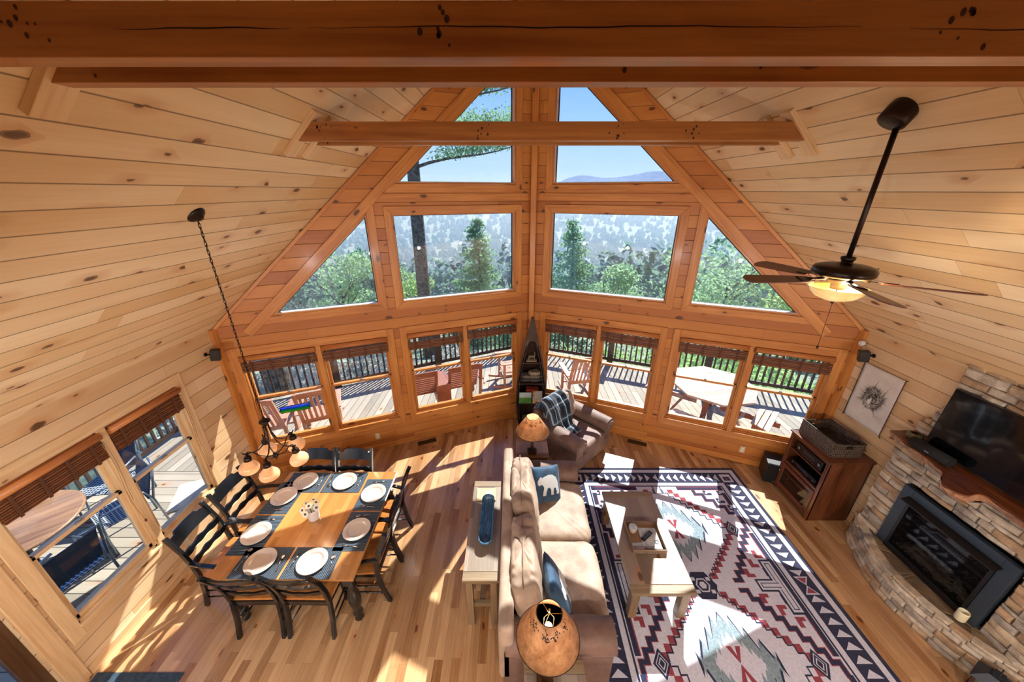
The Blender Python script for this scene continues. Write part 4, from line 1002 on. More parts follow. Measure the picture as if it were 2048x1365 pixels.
# bear pillows
mnav = lmat('navy_pillow', '0e2b45', '1f5075', 9, .7, .2); mwh = flat('pale_grey_fabric', 'c9cdd0', .85, bump=.3, scale=90)
BEAR = [(-.17, .02), (-.165, .055), (-.14, .085), (-.12, .1), (-.105, .085), (-.06, .1), (0, .115), (.06, .11), (.115, .08), (.14, .03), (.15, -.04), (.16, -.1), (.155, -.125), (.11, -.125), (.115, -.09), (.095, -.045), (.07, -.05), (.06, -.09), (.065, -.125), (.02, -.125), (.02, -.06), (0, -.035), (-.03, -.04), (-.05, -.08), (-.06, -.125), (-.105, -.125), (-.1, -.08), (-.085, -.03), (-.1, .0), (-.12, .01), (-.15, -.005)]
def inside(x, y, P):
    c = False; j = len(P) - 1
    for i in range(len(P)):
        if (P[i][1] > y) != (P[j][1] > y) and x < (P[j][0] - P[i][0]) * (y - P[i][1]) / (P[j][1] - P[i][1]) + P[i][0]: c = not c
        j = i
    return c
def pillow(label, X, mir=1):
    r = thing('throw_pillow', label, 'pillow', X.translation, group='navy pillows with a pale bear'); Xl = X.copy(); Xl.translation = (0, 0, 0)
    a = .225
    def hz(x, y):
        u = max(0, 1 - (abs(x) / a) ** 2.6) ; v = max(0, 1 - (abs(y) / a) ** 2.6); return .075 * (u * v) ** .42
    mb = MB(); n = 30
    for sg in (1, -1):
        def f(u, v):
            x = (u * 2 - 1); y = (v * 2 - 1); pin = 1 - .07 * (1 - abs(x * y)) * max(abs(x), abs(y)) ** 2
            X_, Y_ = x * a * pin, y * a * pin; return (X_, Y_, sg * hz(X_ / pin, Y_ / pin))
        g = lambda u, v: f(u, v) if sg > 0 else f(1 - u, v)
        mb.grid(g, n, n, X=Xl)
    mb.build('cover', mnav, r)
    mb = MB(); s_ = .004; R = 50
    for i in range(-R, R):
        for j in range(-R, R):
            x, y = (i + .5) * s_, (j + .5) * s_
            if inside(mir * x, y, BEAR): mb.add([(x + p * s_ / 2, y + q * s_ / 2, hz(x + p * s_ / 2, y + q * s_ / 2) + .003) for p, q in ((-1, -1), (1, -1), (1, 1), (-1, 1))], [(0, 1, 2, 3)], X=Xl)
    mb.build('bear_applique', mwh, r); return r
def frame(pos, zdir, ydir):
    z = Vector(zdir).normalized(); y = (Vector(ydir) - z * Vector(ydir).dot(z)).normalized(); x = y.cross(z)
    return Matrix(((x.x, y.x, z.x, pos[0]), (x.y, y.y, z.y, pos[1]), (x.z, y.z, z.z, pos[2]), (0, 0, 0, 1)))
pillow('navy pillow with a pale polar bear in the far corner of the sofa', frame((.42, 3.42, .665), (.55, -.65, .55), (.1, .4, .9)))
pillow('navy pillow with a pale bear leaning on the near end of the sofa back', frame((.42, 2.15, .66), (.86, .12, .42), (-.4, .15, .9)))

# armchair
ch = thing('armchair', 'brown suede rolled-arm armchair in front of the canoe shelf', 'armchair', (1.0, 4.9, 0), math.radians(-45))
mb = MB(); mb.b2((-.44, -.44, .06), (.46, .44, .3)); mb.build('base', msued, ch, bevel=.03, seg=3)
mb = MB(); mb.b2((-.5, -.46, .1), (-.36, .46, .82)); mb.build('back_frame', msued, ch, bevel=.05, seg=4)
for sy in (-1, 1):
    mb = MB(); mb.b2((-.42, sy * .3, .1), (.44, sy * .48, .5)); roll_arm(mb, -.42, .47, sy * .4, .52, .14); mb.build('arm', msued, ch)
    mb = MB(); mb.tube([(.485, sy * .4 + .1 * (1 - k / 20) * math.cos(k * .6), .52 + .1 * (1 - k / 20) * .82 * math.sin(k * .6)) for k in range(18)], .006, 5); mb.build('scroll_piping', msue, ch)
mb = MB(); cushion(mb, (.08, 0, .37), (.82, .56, .2), 9, .004, 21); mb.build('seat_cushion', msued, ch)
mb = MB(); cushion(mb, (0, 0, 0), (.26, .66, .5), 4, .006, 22, X=T(-.29, 0, .68) @ RY(-.25), pleat=.008); mb.build('back_cushion', msue, ch)
for a in (-.38, .38):
    for b in (-.38, .38):
        mb = MB(); mb.b2((a - .03, b - .03, 0), (a + .03, b + .03, .07)); mb.build('foot', mblk, ch)
# plaid throw over the back-left
mt = NT('plaid_throw'); s_ = mt.sep(mt.uv())
def band(v, f, w): return mt.math('LESS_THAN', mt.math('ABSOLUTE', mt.math('SUBTRACT', mt.math('FRACT', mt.math('MULTIPLY', v, f)), .5)), w)
c0 = mt.mix(band(s_[0], 6, .22), lin('14202c'), lin('2d4c68')); c0 = mt.mix(mt.math('MULTIPLY', band(s_[1], 5, .2), .5), c0, lin('31526f'))
c0 = mt.mix(mt.math('MULTIPLY', band(s_[0], 6, .05), .8), c0, lin('c9d3da')); c0 = mt.mix(mt.math('MULTIPLY', band(s_[1], 5, .04), .6), c0, lin('b9c6d0'))
mt.pbsdf(c0, .9, mt.bump(mt.noise(mt.obj(), 60, 3, .6), .4, .004), sheen=.3); mt = mt.m
t = MB()
def thr(u, v):
    # v: from behind the back over the top and down to the seat ; u: across
    P = [(-.53, .5), (-.52, .72), (-.46, .9), (-.36, .965), (-.25, .95), (-.14, .82), (-.1, .68), (-.06, .55), (.0, .5), (.1, .505), (.2, .5)]
    q = v * (len(P) - 1); i = min(int(q), len(P) - 2); f = q - i
    x = P[i][0] + (P[i + 1][0] - P[i][0]) * f; z = P[i][1] + (P[i + 1][1] - P[i][1]) * f
    y = -.5 + .62 * u * (1 - .3 * v) + .02 * math.sin(v * 9 + u * 2) + .05 * v
    w = .014 * math.sin(u * 26 + 3 * v) + .01 * math.sin(u * 15 - 5 * v)
    return (x + w + .012, y, z + .02 + w * .8 + (.0 if u > .15 else -.1 * (.15 - u) / .15))
t.grid(thr, 44, 44, uvscale=(.55, 1.1)); o = t.build('throw_blanket', mt, solid=.008); o.location = (1.0, 4.9, 0); o.rotation_euler = (0, 0, math.radians(-45)); tag(o, 'navy and white plaid throw draped over the armchair back', 'blanket')

# end tables
mrus = planks('rustic_pine_top', '94786a', 'c4ab9c', w=.15, L=3, knots=.12, groove=.012, gcol='2d1f14', rough=.4, coat=.2, contrast=.6, bump=.2, lo=.2)
mrusw = wood('rustic_pine', '7a5537', 'b08457', rough=.45, knots=.08)
mrusg = planks('weathered_pine_top', '665748', 'a39484', w=.13, L=3, knots=.2, groove=.012, gcol='3b2d20', rough=.42, coat=.15, contrast=.6, bump=.25, lo=.2)
mruslg = wood('weathered_pine', '6b563e', 'a08a6a', rough=.5, knots=.12)
def table(name, label, x0, x1, y0, y1, h, mt_, ml, th=.035, leg=.07, bread=True, shelf=None, cat='table', apron=.09):
    cx_, cy_ = (x0 + x1) / 2, (y0 + y1) / 2; a, b = (x1 - x0) / 2, (y1 - y0) / 2; r = thing(name, label, cat, (cx_, cy_, 0)); e = .09 if bread else 0
    mb = MB(); mb.b2((-a, -b + e, h - th), (a, b - e, h), grain=(0, 1, 0)); mb.build('tabletop', mt_, r, bevel=.004)
    if bread:
        for s in (-1, 1): mb = MB(); mb.b2((-a, s * b, h - th), (a, s * (b - e + .002), h), grain=(1, 0, 0)); mb.build('breadboard_end', ml, r, bevel=.004)
    mb = MB()
    for s in (-1, 1): mb.b2((-a + .05, s * (b - .06) - .01, h - th - apron), (a - .05, s * (b - .06) + .01, h - th)); mb.b2((s * (a - .05) - .01, -b + .06, h - th - apron), (s * (a - .05) + .01, b - .06, h - th))
    mb.build('apron', ml, r)
    for sx in (-1, 1):
        for sy in (-1, 1):
            mb = MB(); mb.b2((-leg / 2, -leg / 2, 0), (leg / 2, leg / 2, h - th), grain=(0, 0, 1)); mb.build('leg', ml, r, loc=(sx * (a - leg / 2 - .025), sy * (b - leg / 2 - .04), 0), bevel=.005)
    if shelf:
        for sy in (-1, 1): mb = MB(); mb.b2((-a + .05, sy * (b - .075) - .015, shelf - .03), (a - .05, sy * (b - .075) + .015, shelf + .03)); mb.build('stretcher', ml, r)
        mb = MB(); mb.b2((-.03, -b + .08, shelf - .02), (.03, b - .08, shelf + .02)); mb.build('stretcher', ml, r)
    return r
table('end_table', 'square rustic end table between the sofa and the armchair', .05, .52, 3.985, 4.42, .6, mrus, mrusw, shelf=None)
table('end_table', 'weathered end table at the near end of the sofa, under the large lamp', .09, .57, 1.17, 1.62, .6, mruslg if False else mrusg, mruslg)
table('sofa_table', 'long narrow weathered console table behind the sofa', -.475, -.125, 2.15, 3.385, .75, mrusg, mruslg, shelf=.3, leg=.065)
table('coffee_table', 'long weathered plank coffee table standing on the patterned rug', 1.17, 1.81, 2.21, 3.49, .46, mrusg, mruslg, leg=.085)
for o in bpy.data.objects:
    if o.name.startswith('coffee_table'): o.location.z = .012
# lamps
mshade = NT('mica_shade'); nz = mshade.noise(mshade.obj(), 14, 4, .7); n2 = mshade.noise(mshade.obj(), 45, 3, .7)
cc_ = mshade.mix(mshade.mr(nz, .35, .65), lin('a4754a'), lin('cfa67a')); cc_ = mshade.mix(mshade.mr(n2, .58, .72, 0, .5), cc_, lin('7a4517'))
p_ = mshade.pbsdf(cc_, .5); tl = mshade.n('BsdfTranslucent'); mshade.set(tl.inputs['Color'], cc_); mx = mshade.n('MixShader'); mx.inputs[0].default_value = .35
mshade.t.links.new(p_.outputs[0], mx.inputs[1]); mshade.t.links.new(tl.outputs[0], mx.inputs[2]); mshade.t.links.new(mx.outputs[0], mshade.out.inputs[0]); mshade = mshade.m
mdkm = flat('branch_motif', '2b1608', .8); mlamp = wood('lamp_post', '3a2012', '5e3a22', rough=.35)
def tlamp(label, x, y, z0, zs0, zs1, rb, rt, energy, antler=True):
    t = thing('table_lamp', label, 'lamp', (x, y, z0)); a, b = zs0 - z0, zs1 - z0
    mb = MB(); mb.b2((-.065, -.065, 0), (.065, .065, .025)); mb.b2((-.05, -.05, .025), (.05, .05, .04)); mb.build('base', mlamp, t, bevel=.005)
    mb = MB(); mb.lathe([(.02, .04), (.021, .12), (.026, .13), (.021, .14), (.019, a * .6), (.019, a + .02)], 16); mb.build('pole', mlamp, t)
    mb = MB()
    for s in (-1, 1):
        for k in range(3): mb.tube([(s * .02, -.05, .04 + .02 * k), (s * .05, -.05, .06 + .02 * k), (s * .065, -.05, .045 + .02 * k)], .004, 5)
    mb.tube([(-.06, -.05, .06), (0, -.055, .075), (.06, -.05, .06)], .005, 5); mb.build('iron_scroll', M['bronze'], t)
    mb = MB(); mb.lathe([(rb, a), (rt, b), (rt - .003, b), (rb - .003, a)], 48); sh = mb.build('lamp_shade', mshade, t)
    rr = random.Random(3)
    for q in range(4):
        mb = MB()
        a0 = -pi / 2 + (-1.1, -.35, .35, 1.1)[q]
        def P(f, da, off=.0015):
            r_ = rt + (rb - rt) * f + off; return (r_ * math.cos(a0 + da), r_ * math.sin(a0 + da), b + (a - b) * f)
        mb.tube([P(.06, 0), P(.16, .1), P(.26, .05)], .0018, 5)
        for _ in range(12): f = rr.uniform(.1, .3); da = rr.gauss(0, .16); p = P(f, da); p2 = P(f + .03, da + rr.gauss(0, .05)); mb.tube([p, p2], .003, 5)
        mb.build('pinecone_motif', mdkm, sh)
    mb = MB(); mb.tube([(rb * math.cos(k * pi / 24), rb * math.sin(k * pi / 24), a) for k in range(48)], .003, 5, closed=True); mb.build('trim_ring', M['bronze'], sh); mb = MB(); mb.tube([(rt * math.cos(k * pi / 24), rt * math.sin(k * pi / 24), b) for k in range(48)], .003, 5, closed=True); mb.build('trim_ring', M['bronze'], sh)
    mb = MB()
    for k in range(3): an = k * 2 * pi / 3; mb.tube([(0, 0, b - .01), (rt * math.cos(an), rt * math.sin(an), b - .012)], .002, 5)
    mb.tube([(0, 0, a + .04), (.035, 0, a + .1), (.035, 0, b - .05), (0, 0, b)], .002, 5); mb.tube([(0, 0, a + .04), (-.035, 0, a + .1), (-.035, 0, b - .05), (0, 0, b)], .002, 5); mb.lathe([(.003, b), (.008, b + .01), (.004, b + .025), (.009, b + .03), (0, b + .04)], 10); mb.build('harp', flat('brass', 'a08040', .3, 1.0) if 'brass' not in bpy.data.materials else bpy.data.materials['brass'], t)
    mb = MB(); mb.lathe([(.014, a + .03), (.018, a + .06), (.03, a + .1), (.028, a + .13), (0, a + .15)], 14); mb.build('bulb', mbulb if energy else M['white'], t)
    if energy:
        l = bpy.data.lights.new('table_lamp_bulb', 'POINT'); l.energy = energy; l.color = (1, .82, .6); l.shadow_soft_size = .05
        lo = bpy.data.objects.new('table_lamp_bulb', l); COL.objects.link(lo); lo.parent = t; lo.location = (0, 0, a + .19)
tlamp('table lamp with a speckled amber shade on the far end table beside the armchair', .28, 4.1, .6, .97, 1.21, .235, .085, LAMP_F)
tlamp('large round amber shade lamp with pinecone pattern nearest the camera, beside the sofa', .25, 1.485, .6, 1.18, 1.46, .225, .088, LAMP_N)
# things on the sofa table
r = thing('dough_bowl', 'long narrow blue wooden bowl on the console table behind the sofa', 'bowl', (-.28, 2.78, .75))
def stad(w, l, n=12): return [(w * math.cos(a), l + w * math.sin(a)) for a in [pi * k / n for k in range(n + 1)]] + [(w * math.cos(a), -l + w * math.sin(a)) for a in [pi + pi * k / n for k in range(n + 1)]]
mb = MB(); rings = [(.03, .19, 0), (.055, .23, .025), (.068, .245, .06), (.072, .25, .085), (.064, .242, .085), (.058, .235, .06), (.045, .22, .03), (.02, .18, .018)]
N = 26; vs = []
for w_, l_, z_ in rings: vs += [(x, y, z_) for x, y in stad(w_, l_)]
fs = [(i * N + k, i * N + (k + 1) % N, (i + 1) * N + (k + 1) % N, (i + 1) * N + k) for i in range(len(rings) - 1) for k in range(N)]
mb.add(vs, fs, smooth=True); mb.face(range(N - 1, -1, -1)); mb.face([(len(rings) - 1) * N + k for k in range(N)])
t_ = NT('blue_wash_wood'); s_ = t_.obj(); nz = t_.noise(t_.comb(t_.math('MULTIPLY', t_.sep(s_)[0], 90), t_.math('MULTIPLY', t_.sep(s_)[1], 9), 0), 1, 4, .7)
t_.pbsdf(t_.mix(t_.mr(nz, .4, .62), lin('12324e'), lin('4f87ad')), .35, t_.bump(nz, .3, .003), coat=.3); mb.build('bowl', t_.m, r)
r = thing('gift_box', 'flat kraft paper box with a small white card under the end of the blue bowl', 'box', (-.315, 3.16, .75))
mb = MB(); mb.b2((-.115, -.09, 0), (.115, .09, .022)); mb.build('box', flat('kraft', 'cbb38d', .8), r, bevel=.003)
mb = MB(); mb.b2((0, -.04, .022), (.075, .045, .024)); cd = mb.build('card', M['white'], r)
mb = MB()
for a in range(5): mb.tube([(.022 + .007 * a, -.01 + .01 * math.sin(a * 2), .0245), (.03 + .007 * a, .005 + .012 * math.cos(a * 3), .0245)], .0008, 4)
mb.build('print', flat('grey_ink', '6a7378', .8), cd)
mb = MB()
for k in range(20): mb.b2((-.1 + .01 * k, .088, .0), (-.096 + .01 * k, .1, .026))
mb.build('spiral', M['bronze'], r)

# coffee table tray
r = thing('wooden_tray', 'square brown wooden tray on the coffee table', 'tray', (1.495, 2.81, .472), -.02)
mtr = wood('tray_wood', '5f4a3c', '8f7460', rough=.5)
mb = MB()
for s in (-1, 1): mb.b2((s * .18 - .006, -.18, 0), (s * .18 + .006, .18, .055)); mb.b2((-.18, s * .18 - .006, 0), (.18, s * .18 + .006, .055))
mb.build('rim', mtr, r, bevel=.003)
mb = MB(); mb.b2((-.175, -.175, .0), (.175, .175, .008)); mb.build('bottom', wood('tray_bottom', '6e5138', '94724f', rough=.5), r)
mb = MB()
for k in range(8): mb.lathe([(0, 0), (.006, .0), (.006, .008), (0, .009)], 8, X=T(-.1 + .028 * k, -.187, .02) @ RX(pi / 2))
mb.build('stud_row', flat('stud_metal', 'c9cdd2', .3, 1.), r)
o = MB(); o.b2((-.06, -.13, 0), (.14, .13, .006)); o = o.build('magazine', lmat('magazine_cover', '8d98a0', 'd2d4d0', 14, .35, .05), loc=(1.51, 2.805, .481), rz=-.03); tag(o, 'folded grey and white magazine lying in the tray', 'magazine')
o = MB(); o.b2((-.06, -.045, 0), (.06, .045, .005)); o = o.build('booklet', lmat('booklet_cover', '8f9498', 'c5c8c6', 10, .4, .05), loc=(1.385, 2.7, .481), rz=.04); tag(o, 'small pale booklet at the near left corner of the tray', 'booklet')
r = thing('jar_candle', 'round candle jar with a pale lid in the far left corner of the tray', 'candle', (1.385, 2.9, .481))
mb = MB(); mb.lathe([(0, 0), (.042, 0), (.045, .01), (.045, .055), (.0, .056)], 24); mb.build('jar', flat('jar_glass', 'b9a48c', .15, coat=.6), r)
mb = MB(); mb.lathe([(.047, .055), (.047, .066), (.04, .069), (0, .07)], 24); mb.build('lid', lmat('lid_paint', '6f8aa6', 'e9ebe8', 7, .3, .02), r)
r = thing('remote_control', 'black remote control lying on the magazine in the tray', 'remote', (1.52, 2.82, .4875), math.radians(-52))
mb = MB(); mb.b2((-.024, -.08, 0), (.024, .08, .018)); mb.build('body', M['black'], r, bevel=.005)
for i in range(3):
    for j in range(6):
        mb = MB(); mb.lathe([(.0045, 0), (.0045, .002), (0, .0025)], 8); mb.build('button', flat('button_grey', '7f8f9d', .5) if 'button_grey' not in bpy.data.materials else bpy.data.materials['button_grey'], r, loc=(-.013 + .013 * i, -.055 + .021 * j, .018))
mb = MB(); mb.tube([(.02 * math.cos(a), .02 * math.sin(a), .004) for a in [2 * pi * k / 20 for k in range(20)]], .003, 6, closed=True); o = mb.build('metal_ring', M['black'], loc=(1.61, 2.75, .487)); tag(o, 'small dark ring at the right side of the tray', 'ring')

# canoe shelf
cs = thing('canoe_shelf', 'upright dark canoe-shaped bookshelf in the corner where the front walls meet', 'shelf', (.325, 5.42, 0))
mcn = wood('canoe_wood', '241712', '4a3128', rough=.5); mcd = flat('canoe_inside', '15110f', .7)
def cw(z):    # half width
    P = [(0, .2), (.3, .252), (.56, .262), (.97, .254), (1.38, .19), (1.62, .14), (1.85, .088), (2.06, .045), (2.2, .015)]
    for (a, wa), (b, wb) in zip(P, P[1:]):
        if z <= b: return wa + (wb - wa) * (z - a) / (b - a)
    return .014
def hull(u, v):
    z = 2.2 * v; w = cw(z); d = min(.3, .05 + w * 1.05); a = pi * u; return (w * math.cos(a), d * math.sin(a) ** .8, z)
mb = MB(); mb.grid(hull, 24, 40); mb.build('hull', mcn, cs, solid=.012)
mb = MB()
for s in (-1, 1):
    for k in range(40): z0, z1 = 2.2 * k / 40, 2.2 * (k + 1) / 40; mb.bar((s * (cw(z0) - .008), -.004, z0), (s * (cw(z1) - .008), -.004, z1), .022, .022, up=(0, 1, 0))
mb.build('gunwale', mcn, cs)
for s in (-1, 1):
    mb = MB()
    for k in range(28): z0, z1 = .1 + 1.6 * k / 28, .1 + 1.6 * (k + 1) / 28; mb.bar((s * (cw(z0) - .045), .004, z0), (s * (cw(z1) - .045), .004, z1), .012, .016, up=(0, 1, 0))
    mb.build('inner_rail', mcn, cs)
mb = MB(); zz = [1.72 + .48 * k / 10 for k in range(11)]; mb.prism([(-cw(z), z) for z in zz] + [(cw(z), z) for z in zz[::-1]] + [(cw(1.72) - .03, 1.68), (.05, 1.78), (0, 1.8), (-.05, 1.78), (-cw(1.72) + .03, 1.68)], -.006, .014, X=Matrix(((1, 0, 0, 0), (0, 0, -1, .01), (0, 1, 0, 0), (0, 0, 0, 1))), grain=(0, 1, 0)); mb.build('deck_plate', mcn, cs)
for z in (.12, .56, .97, 1.38):
    mb = MB(); w = cw(z) - .012; d = min(.3, .05 + w * 1.05) - .02
    mb.prism([(w, 0)] + [(w * math.cos(a), d * math.sin(a) ** .8) for a in [pi * k / 14 for k in range(1, 14)]] + [(-w, 0)], z - .009, z + .009); mb.build('shelf_board', mcn, cs)
CSP = Vector((.325, 5.42, 0))
# contents
r = thing('chair_figurine', 'small pale carved chair ornament on the top shelf of the canoe', 'ornament', CSP + Vector((.0, .1, 1.389)))
mf_ = flat('bone_paint', 'b8a888', .6)
mb = MB(); mb.b2((-.09, -.05, 0), (.09, .05, .012)); mb.build('plinth', mf_, r)
mb = MB(); mb.b2((-.05, -.035, .075), (.05, .035, .085)); mb.build('seat', mf_, r)
for a in (-.045, .045):
    for b in (-.03, .03): mb = MB(); mb.tube([(a, b, .012), (a, b, .078)], .004, 6); mb.build('leg', mf_, r)
mb = MB(); mb.tube([(.05, -.03, .08), (.055, -.03, .16)], .005, 6); mb.tube([(.05, .03, .08), (.055, .03, .16)], .005, 6); mb.tube([(.055, -.03, .155), (.055, .03, .155)], .005, 6); mb.tube([(.052, -.03, .12), (.052, .03, .12)], .005, 6); mb.build('back_frame', mf_, r)
for k, (z, sx, lb, cl) in enumerate(((.98, .2, 'dark folded blanket at the bottom of the middle canoe shelf', ('211c1a', '4d433a')), (1.055, .19, 'grey-brown folded blanket lying on the darker one in the canoe shelf', ('3a332e', '7b6c5c')), (1.125, .1, 'pale driftwood piece on top of the folded blankets', ('6a5d4d', 'b09a7a')))):
    mb = MB(); cushion(mb, (0, 0, .035), (2 * sx, .17, .07), 3.5, .006, k + 40, n=14); o = mb.build('folded_blanket' if k < 2 else 'driftwood', lmat('throw_fold_%d' % k, *cl, sc=14), loc=CSP + Vector((.0 if k < 2 else .06, .12, z - (0, .008, .015)[k]))); tag(o, lb, 'blanket' if k < 2 else 'driftwood')
# two small pictures, generic, and a red book
mb = MB(); mb.b2((-.12, -.006, 0), (.12, .006, .225)); r = thing('small_painting', 'small painting of a green field under a pale sky on the lower canoe shelf', 'picture', CSP + Vector((-.105, .0, .571))); r.rotation_euler = (-.06, 0, 0)
mb.build('panel', M['black'], r)
mb = MB(); mb.b2((-.115, -.0075, .004), (.115, -.006, .12)); mb.build('field', lmat('paint_green', '2f6a22', '6aa84a', 20, .6, .05), r)
mb = MB(); mb.b2((-.115, -.0075, .12), (.115, -.006, .221)); mb.build('sky', lmat('paint_sky', '9cc4cc', 'd6e4e2', 12, .6, .05), r)
r = thing('small_painting', 'small picture of a yellow sunflower on a grey ground on the lower canoe shelf', 'picture', CSP + Vector((.115, -.0, .571))); r.rotation_euler = (-.06, 0, 0)
mb = MB(); mb.b2((-.085, -.006, 0), (.085, .006, .25)); mb.build('panel', flat('grey_ground', 'bdb7ac', .7), r)
XF = Matrix(((1, 0, 0, .0), (0, 0, -1, -.0065), (0, 1, 0, 0), (0, 0, 0, 1)))
mb = MB(); pts = [((.07 if k % 2 else .055) * math.cos(pi * k / 16), (.1 if k % 2 else .08) * math.sin(pi * k / 16)) for k in range(17)]; mb.prism([(x, y + .003) for x, y in pts], 0, .001, X=XF); mb.build('petals', flat('sun_yellow', 'e0b050', .7), r)
mb = MB(); mb.prism([(.035 * math.cos(pi * k / 12), .003 + .04 * math.sin(pi * k / 12)) for k in range(13)], .001, .002, X=XF); mb.build('flower_centre', flat('sun_brown', '7a4a35', .7), r)
mb = MB(); mb.prism([(-.085, .2), (-.03, .25), (-.085, .25)], 0, .001, X=XF); mb.prism([(-.085, .12), (-.05, .16), (-.085, .2)], 0, .001, X=XF); mb.build('corner_colour', flat('orange_paint', 'd08048', .7), r)
mb = MB(); mb.b2((-.11, -.06, 0), (.11, .06, .05)); o = mb.build('red_game_box', flat('red_box', 'b5472c', .6), loc=CSP + Vector((.06, .15, .8 - .229))); tag(o, 'red box lying behind the two small pictures in the canoe shelf', 'box')
for p in ((0,)):
    o.location = CSP + Vector((.03, .13, .569)); o.scale = (1, 1, 4.9)
mb = MB(); cushion(mb, (0, 0, .05), (.3, .18, .1), 3, .008, 77, n=12); o = mb.build('woven_pouch', lmat('pouch', '3a3128', '8a7a60', 18), loc=CSP + Vector((0, .12, .128))); tag(o, 'dark woven bundle on the lowest canoe shelf', 'bundle')

# subwoofer, media cabinet
r = thing('subwoofer', 'black cube subwoofer on the floor left of the media cabinet', 'speaker', (4.0, 4.22, 0), math.radians(-24) )
mb = MB(); mb.b2((-.14, -.15, .02), (.14, .15, .36)); mb.build('cabinet', flat('sub_black', '17181a', .45), r, bevel=.012)
mb = MB(); mb.b2((-.125, -.156, .035), (.125, -.15, .345)); mb.build('grille', flat('grille_black', '0b0b0c', .9), r)
mb = MB(); mb.b2((-.02, -.159, .055), (.02, -.156, .063)); mb.build('badge', flat('badge', 'b9b9b9', .3, 1.), r)
for a in (-.1, .1):
    for b in (-.11, .11): mb = MB(); mb.lathe([(.015, 0), (.015, .02)], 10); mb.build('foot', M['black'], r, loc=(a, b, 0))
mcab = wood('cherry_cabinet', '3c1e10', '7c4628', rough=.3, coat=.3)
c = thing('media_cabinet', 'cherry wood media cabinet with open shelves and a glass door beside the fireplace', 'cabinet', (3.955, 3.77, 0))   # front faces -x
W, D, H_ = .325, .54, 1.0
def cb(nm, lo, hi, mt_=mcab, p=c, **k): m = MB(); m.b2(lo, hi); return m.build(nm, mt_, p, **k)
cb('side_panel', (0, -W, 0), (D, -W + .022, H_ - .025), bevel=.003); cb('side_panel', (0, W - .022, 0), (D, W, H_ - .025), bevel=.003)
cb('top', (-.02, -W - .02, H_ - .025), (D + .01, W + .02, H_), bevel=.006); cb('back_panel', (D - .012, -W, .05), (D, W, H_ - .03)); cb('bottom_panel', (.01, -W + .02, .08), (D - .01, W - .02, .1))
cb('shelf_board', (.02, -W + .02, .49), (D - .01, W - .02, .51)); cb('shelf_board', (.02, -W + .02, .72), (D - .01, W - .02, .735)); cb('shelf_board', (.04, -W + .02, .29), (D - .01, W - .02, .3))
m = MB(); m.b2((-.004, -W, 0), (.02, -W + .045, H_ - .03), grain=(0, 0, 1)); m.b2((-.004, W - .045, 0), (.02, W, H_ - .03), grain=(0, 0, 1)); m.b2((-.004, -W + .045, H_ - .07), (.02, W - .045, H_ - .03)); m.b2((-.004, -W + .045, .48), (.02, W - .045, .52)); m.b2((-.004, -W + .045, .04), (.02, W - .045, .09)); m.build('face_frame', mcab, c, bevel=.003)
m = MB(); m.b2((-.02, -W + .04, .095), (-.002, -W + .095, .475), grain=(0, 0, 1)); m.b2((-.02, W - .095, .095), (-.002, W - .04, .475), grain=(0, 0, 1)); m.b2((-.02, -W + .095, .42), (-.002, W - .095, .475)); m.b2((-.02, -W + .095, .095), (-.002, W - .095, .15)); dd = m.build('door', mcab, c, bevel=.003)
m = MB(); m.b2((-.013, -W + .09, .145), (-.009, W - .09, .425)); m.build('pane', M['glass'], dd)
m = MB(); m.lathe([(0, 0), (.006, .002), (.006, .012), (.014, .018), (.012, .026), (0, .028)], 14, X=T(-.02, W - .065, .33) @ RY(-pi / 2)); m.build('knob', flat('brass_knob', 'c9a070', .25, 1.) , dd)
mel = flat('electronics_black', '0f1012', .25, coat=.3); mdis = flat('display_dark', '243038', .1, coat=1.)
def av(nm, lab, z, h, wd, knobs, cat):
    r = thing(nm, lab, cat, (3.985, 3.77, z)); m = MB(); m.b2((.0, -wd, .008), (.36, wd, h)); m.build('case', mel, r, bevel=.004)
    m = MB(); m.b2((-.004, -wd * .45, h * .45), (.001, wd * .45, h * .8)); m.build('display', mdis, r)
    for y in knobs: m = MB(); m.lathe([(.022 if h > .1 else .009, 0), (.02 if h > .1 else .008, .014), (0, .016)], 18, X=T(0, y, h * .55) @ RY(-pi / 2)); m.build('knob', flat('knob_silver', '8d9296', .3, 1.) if 'knob_silver' not in bpy.data.materials else bpy.data.materials['knob_silver'], r)
    for k in range(5): m = MB(); m.b2((-.003, -.09 + .04 * k, h * .2), (.001, -.075 + .04 * k, h * .28)); m.build('button', bpy.data.materials['knob_silver'], r)
    for y in (-wd + .03, wd - .03): m = MB(); m.b2((.03, y - .01, 0), (.3, y + .01, .01)); m.build('foot', M['black'], r)
av('av_receiver', 'black receiver with silver knobs on the upper shelf of the media cabinet', .735, .15, .215, (-.17, .17), 'receiver')
av('disc_player', 'slim black disc player on the middle shelf of the media cabinet', .51, .085, .215, (-.18, .185), 'player')
m = MB(); m.b2((.05, -.18, 0), (.3, .18, .06)); o = m.build('game_console', mel, loc=(3.99, 3.77, .3), bevel=.004); tag(o, 'dark box behind the glass door of the media cabinet', 'console')
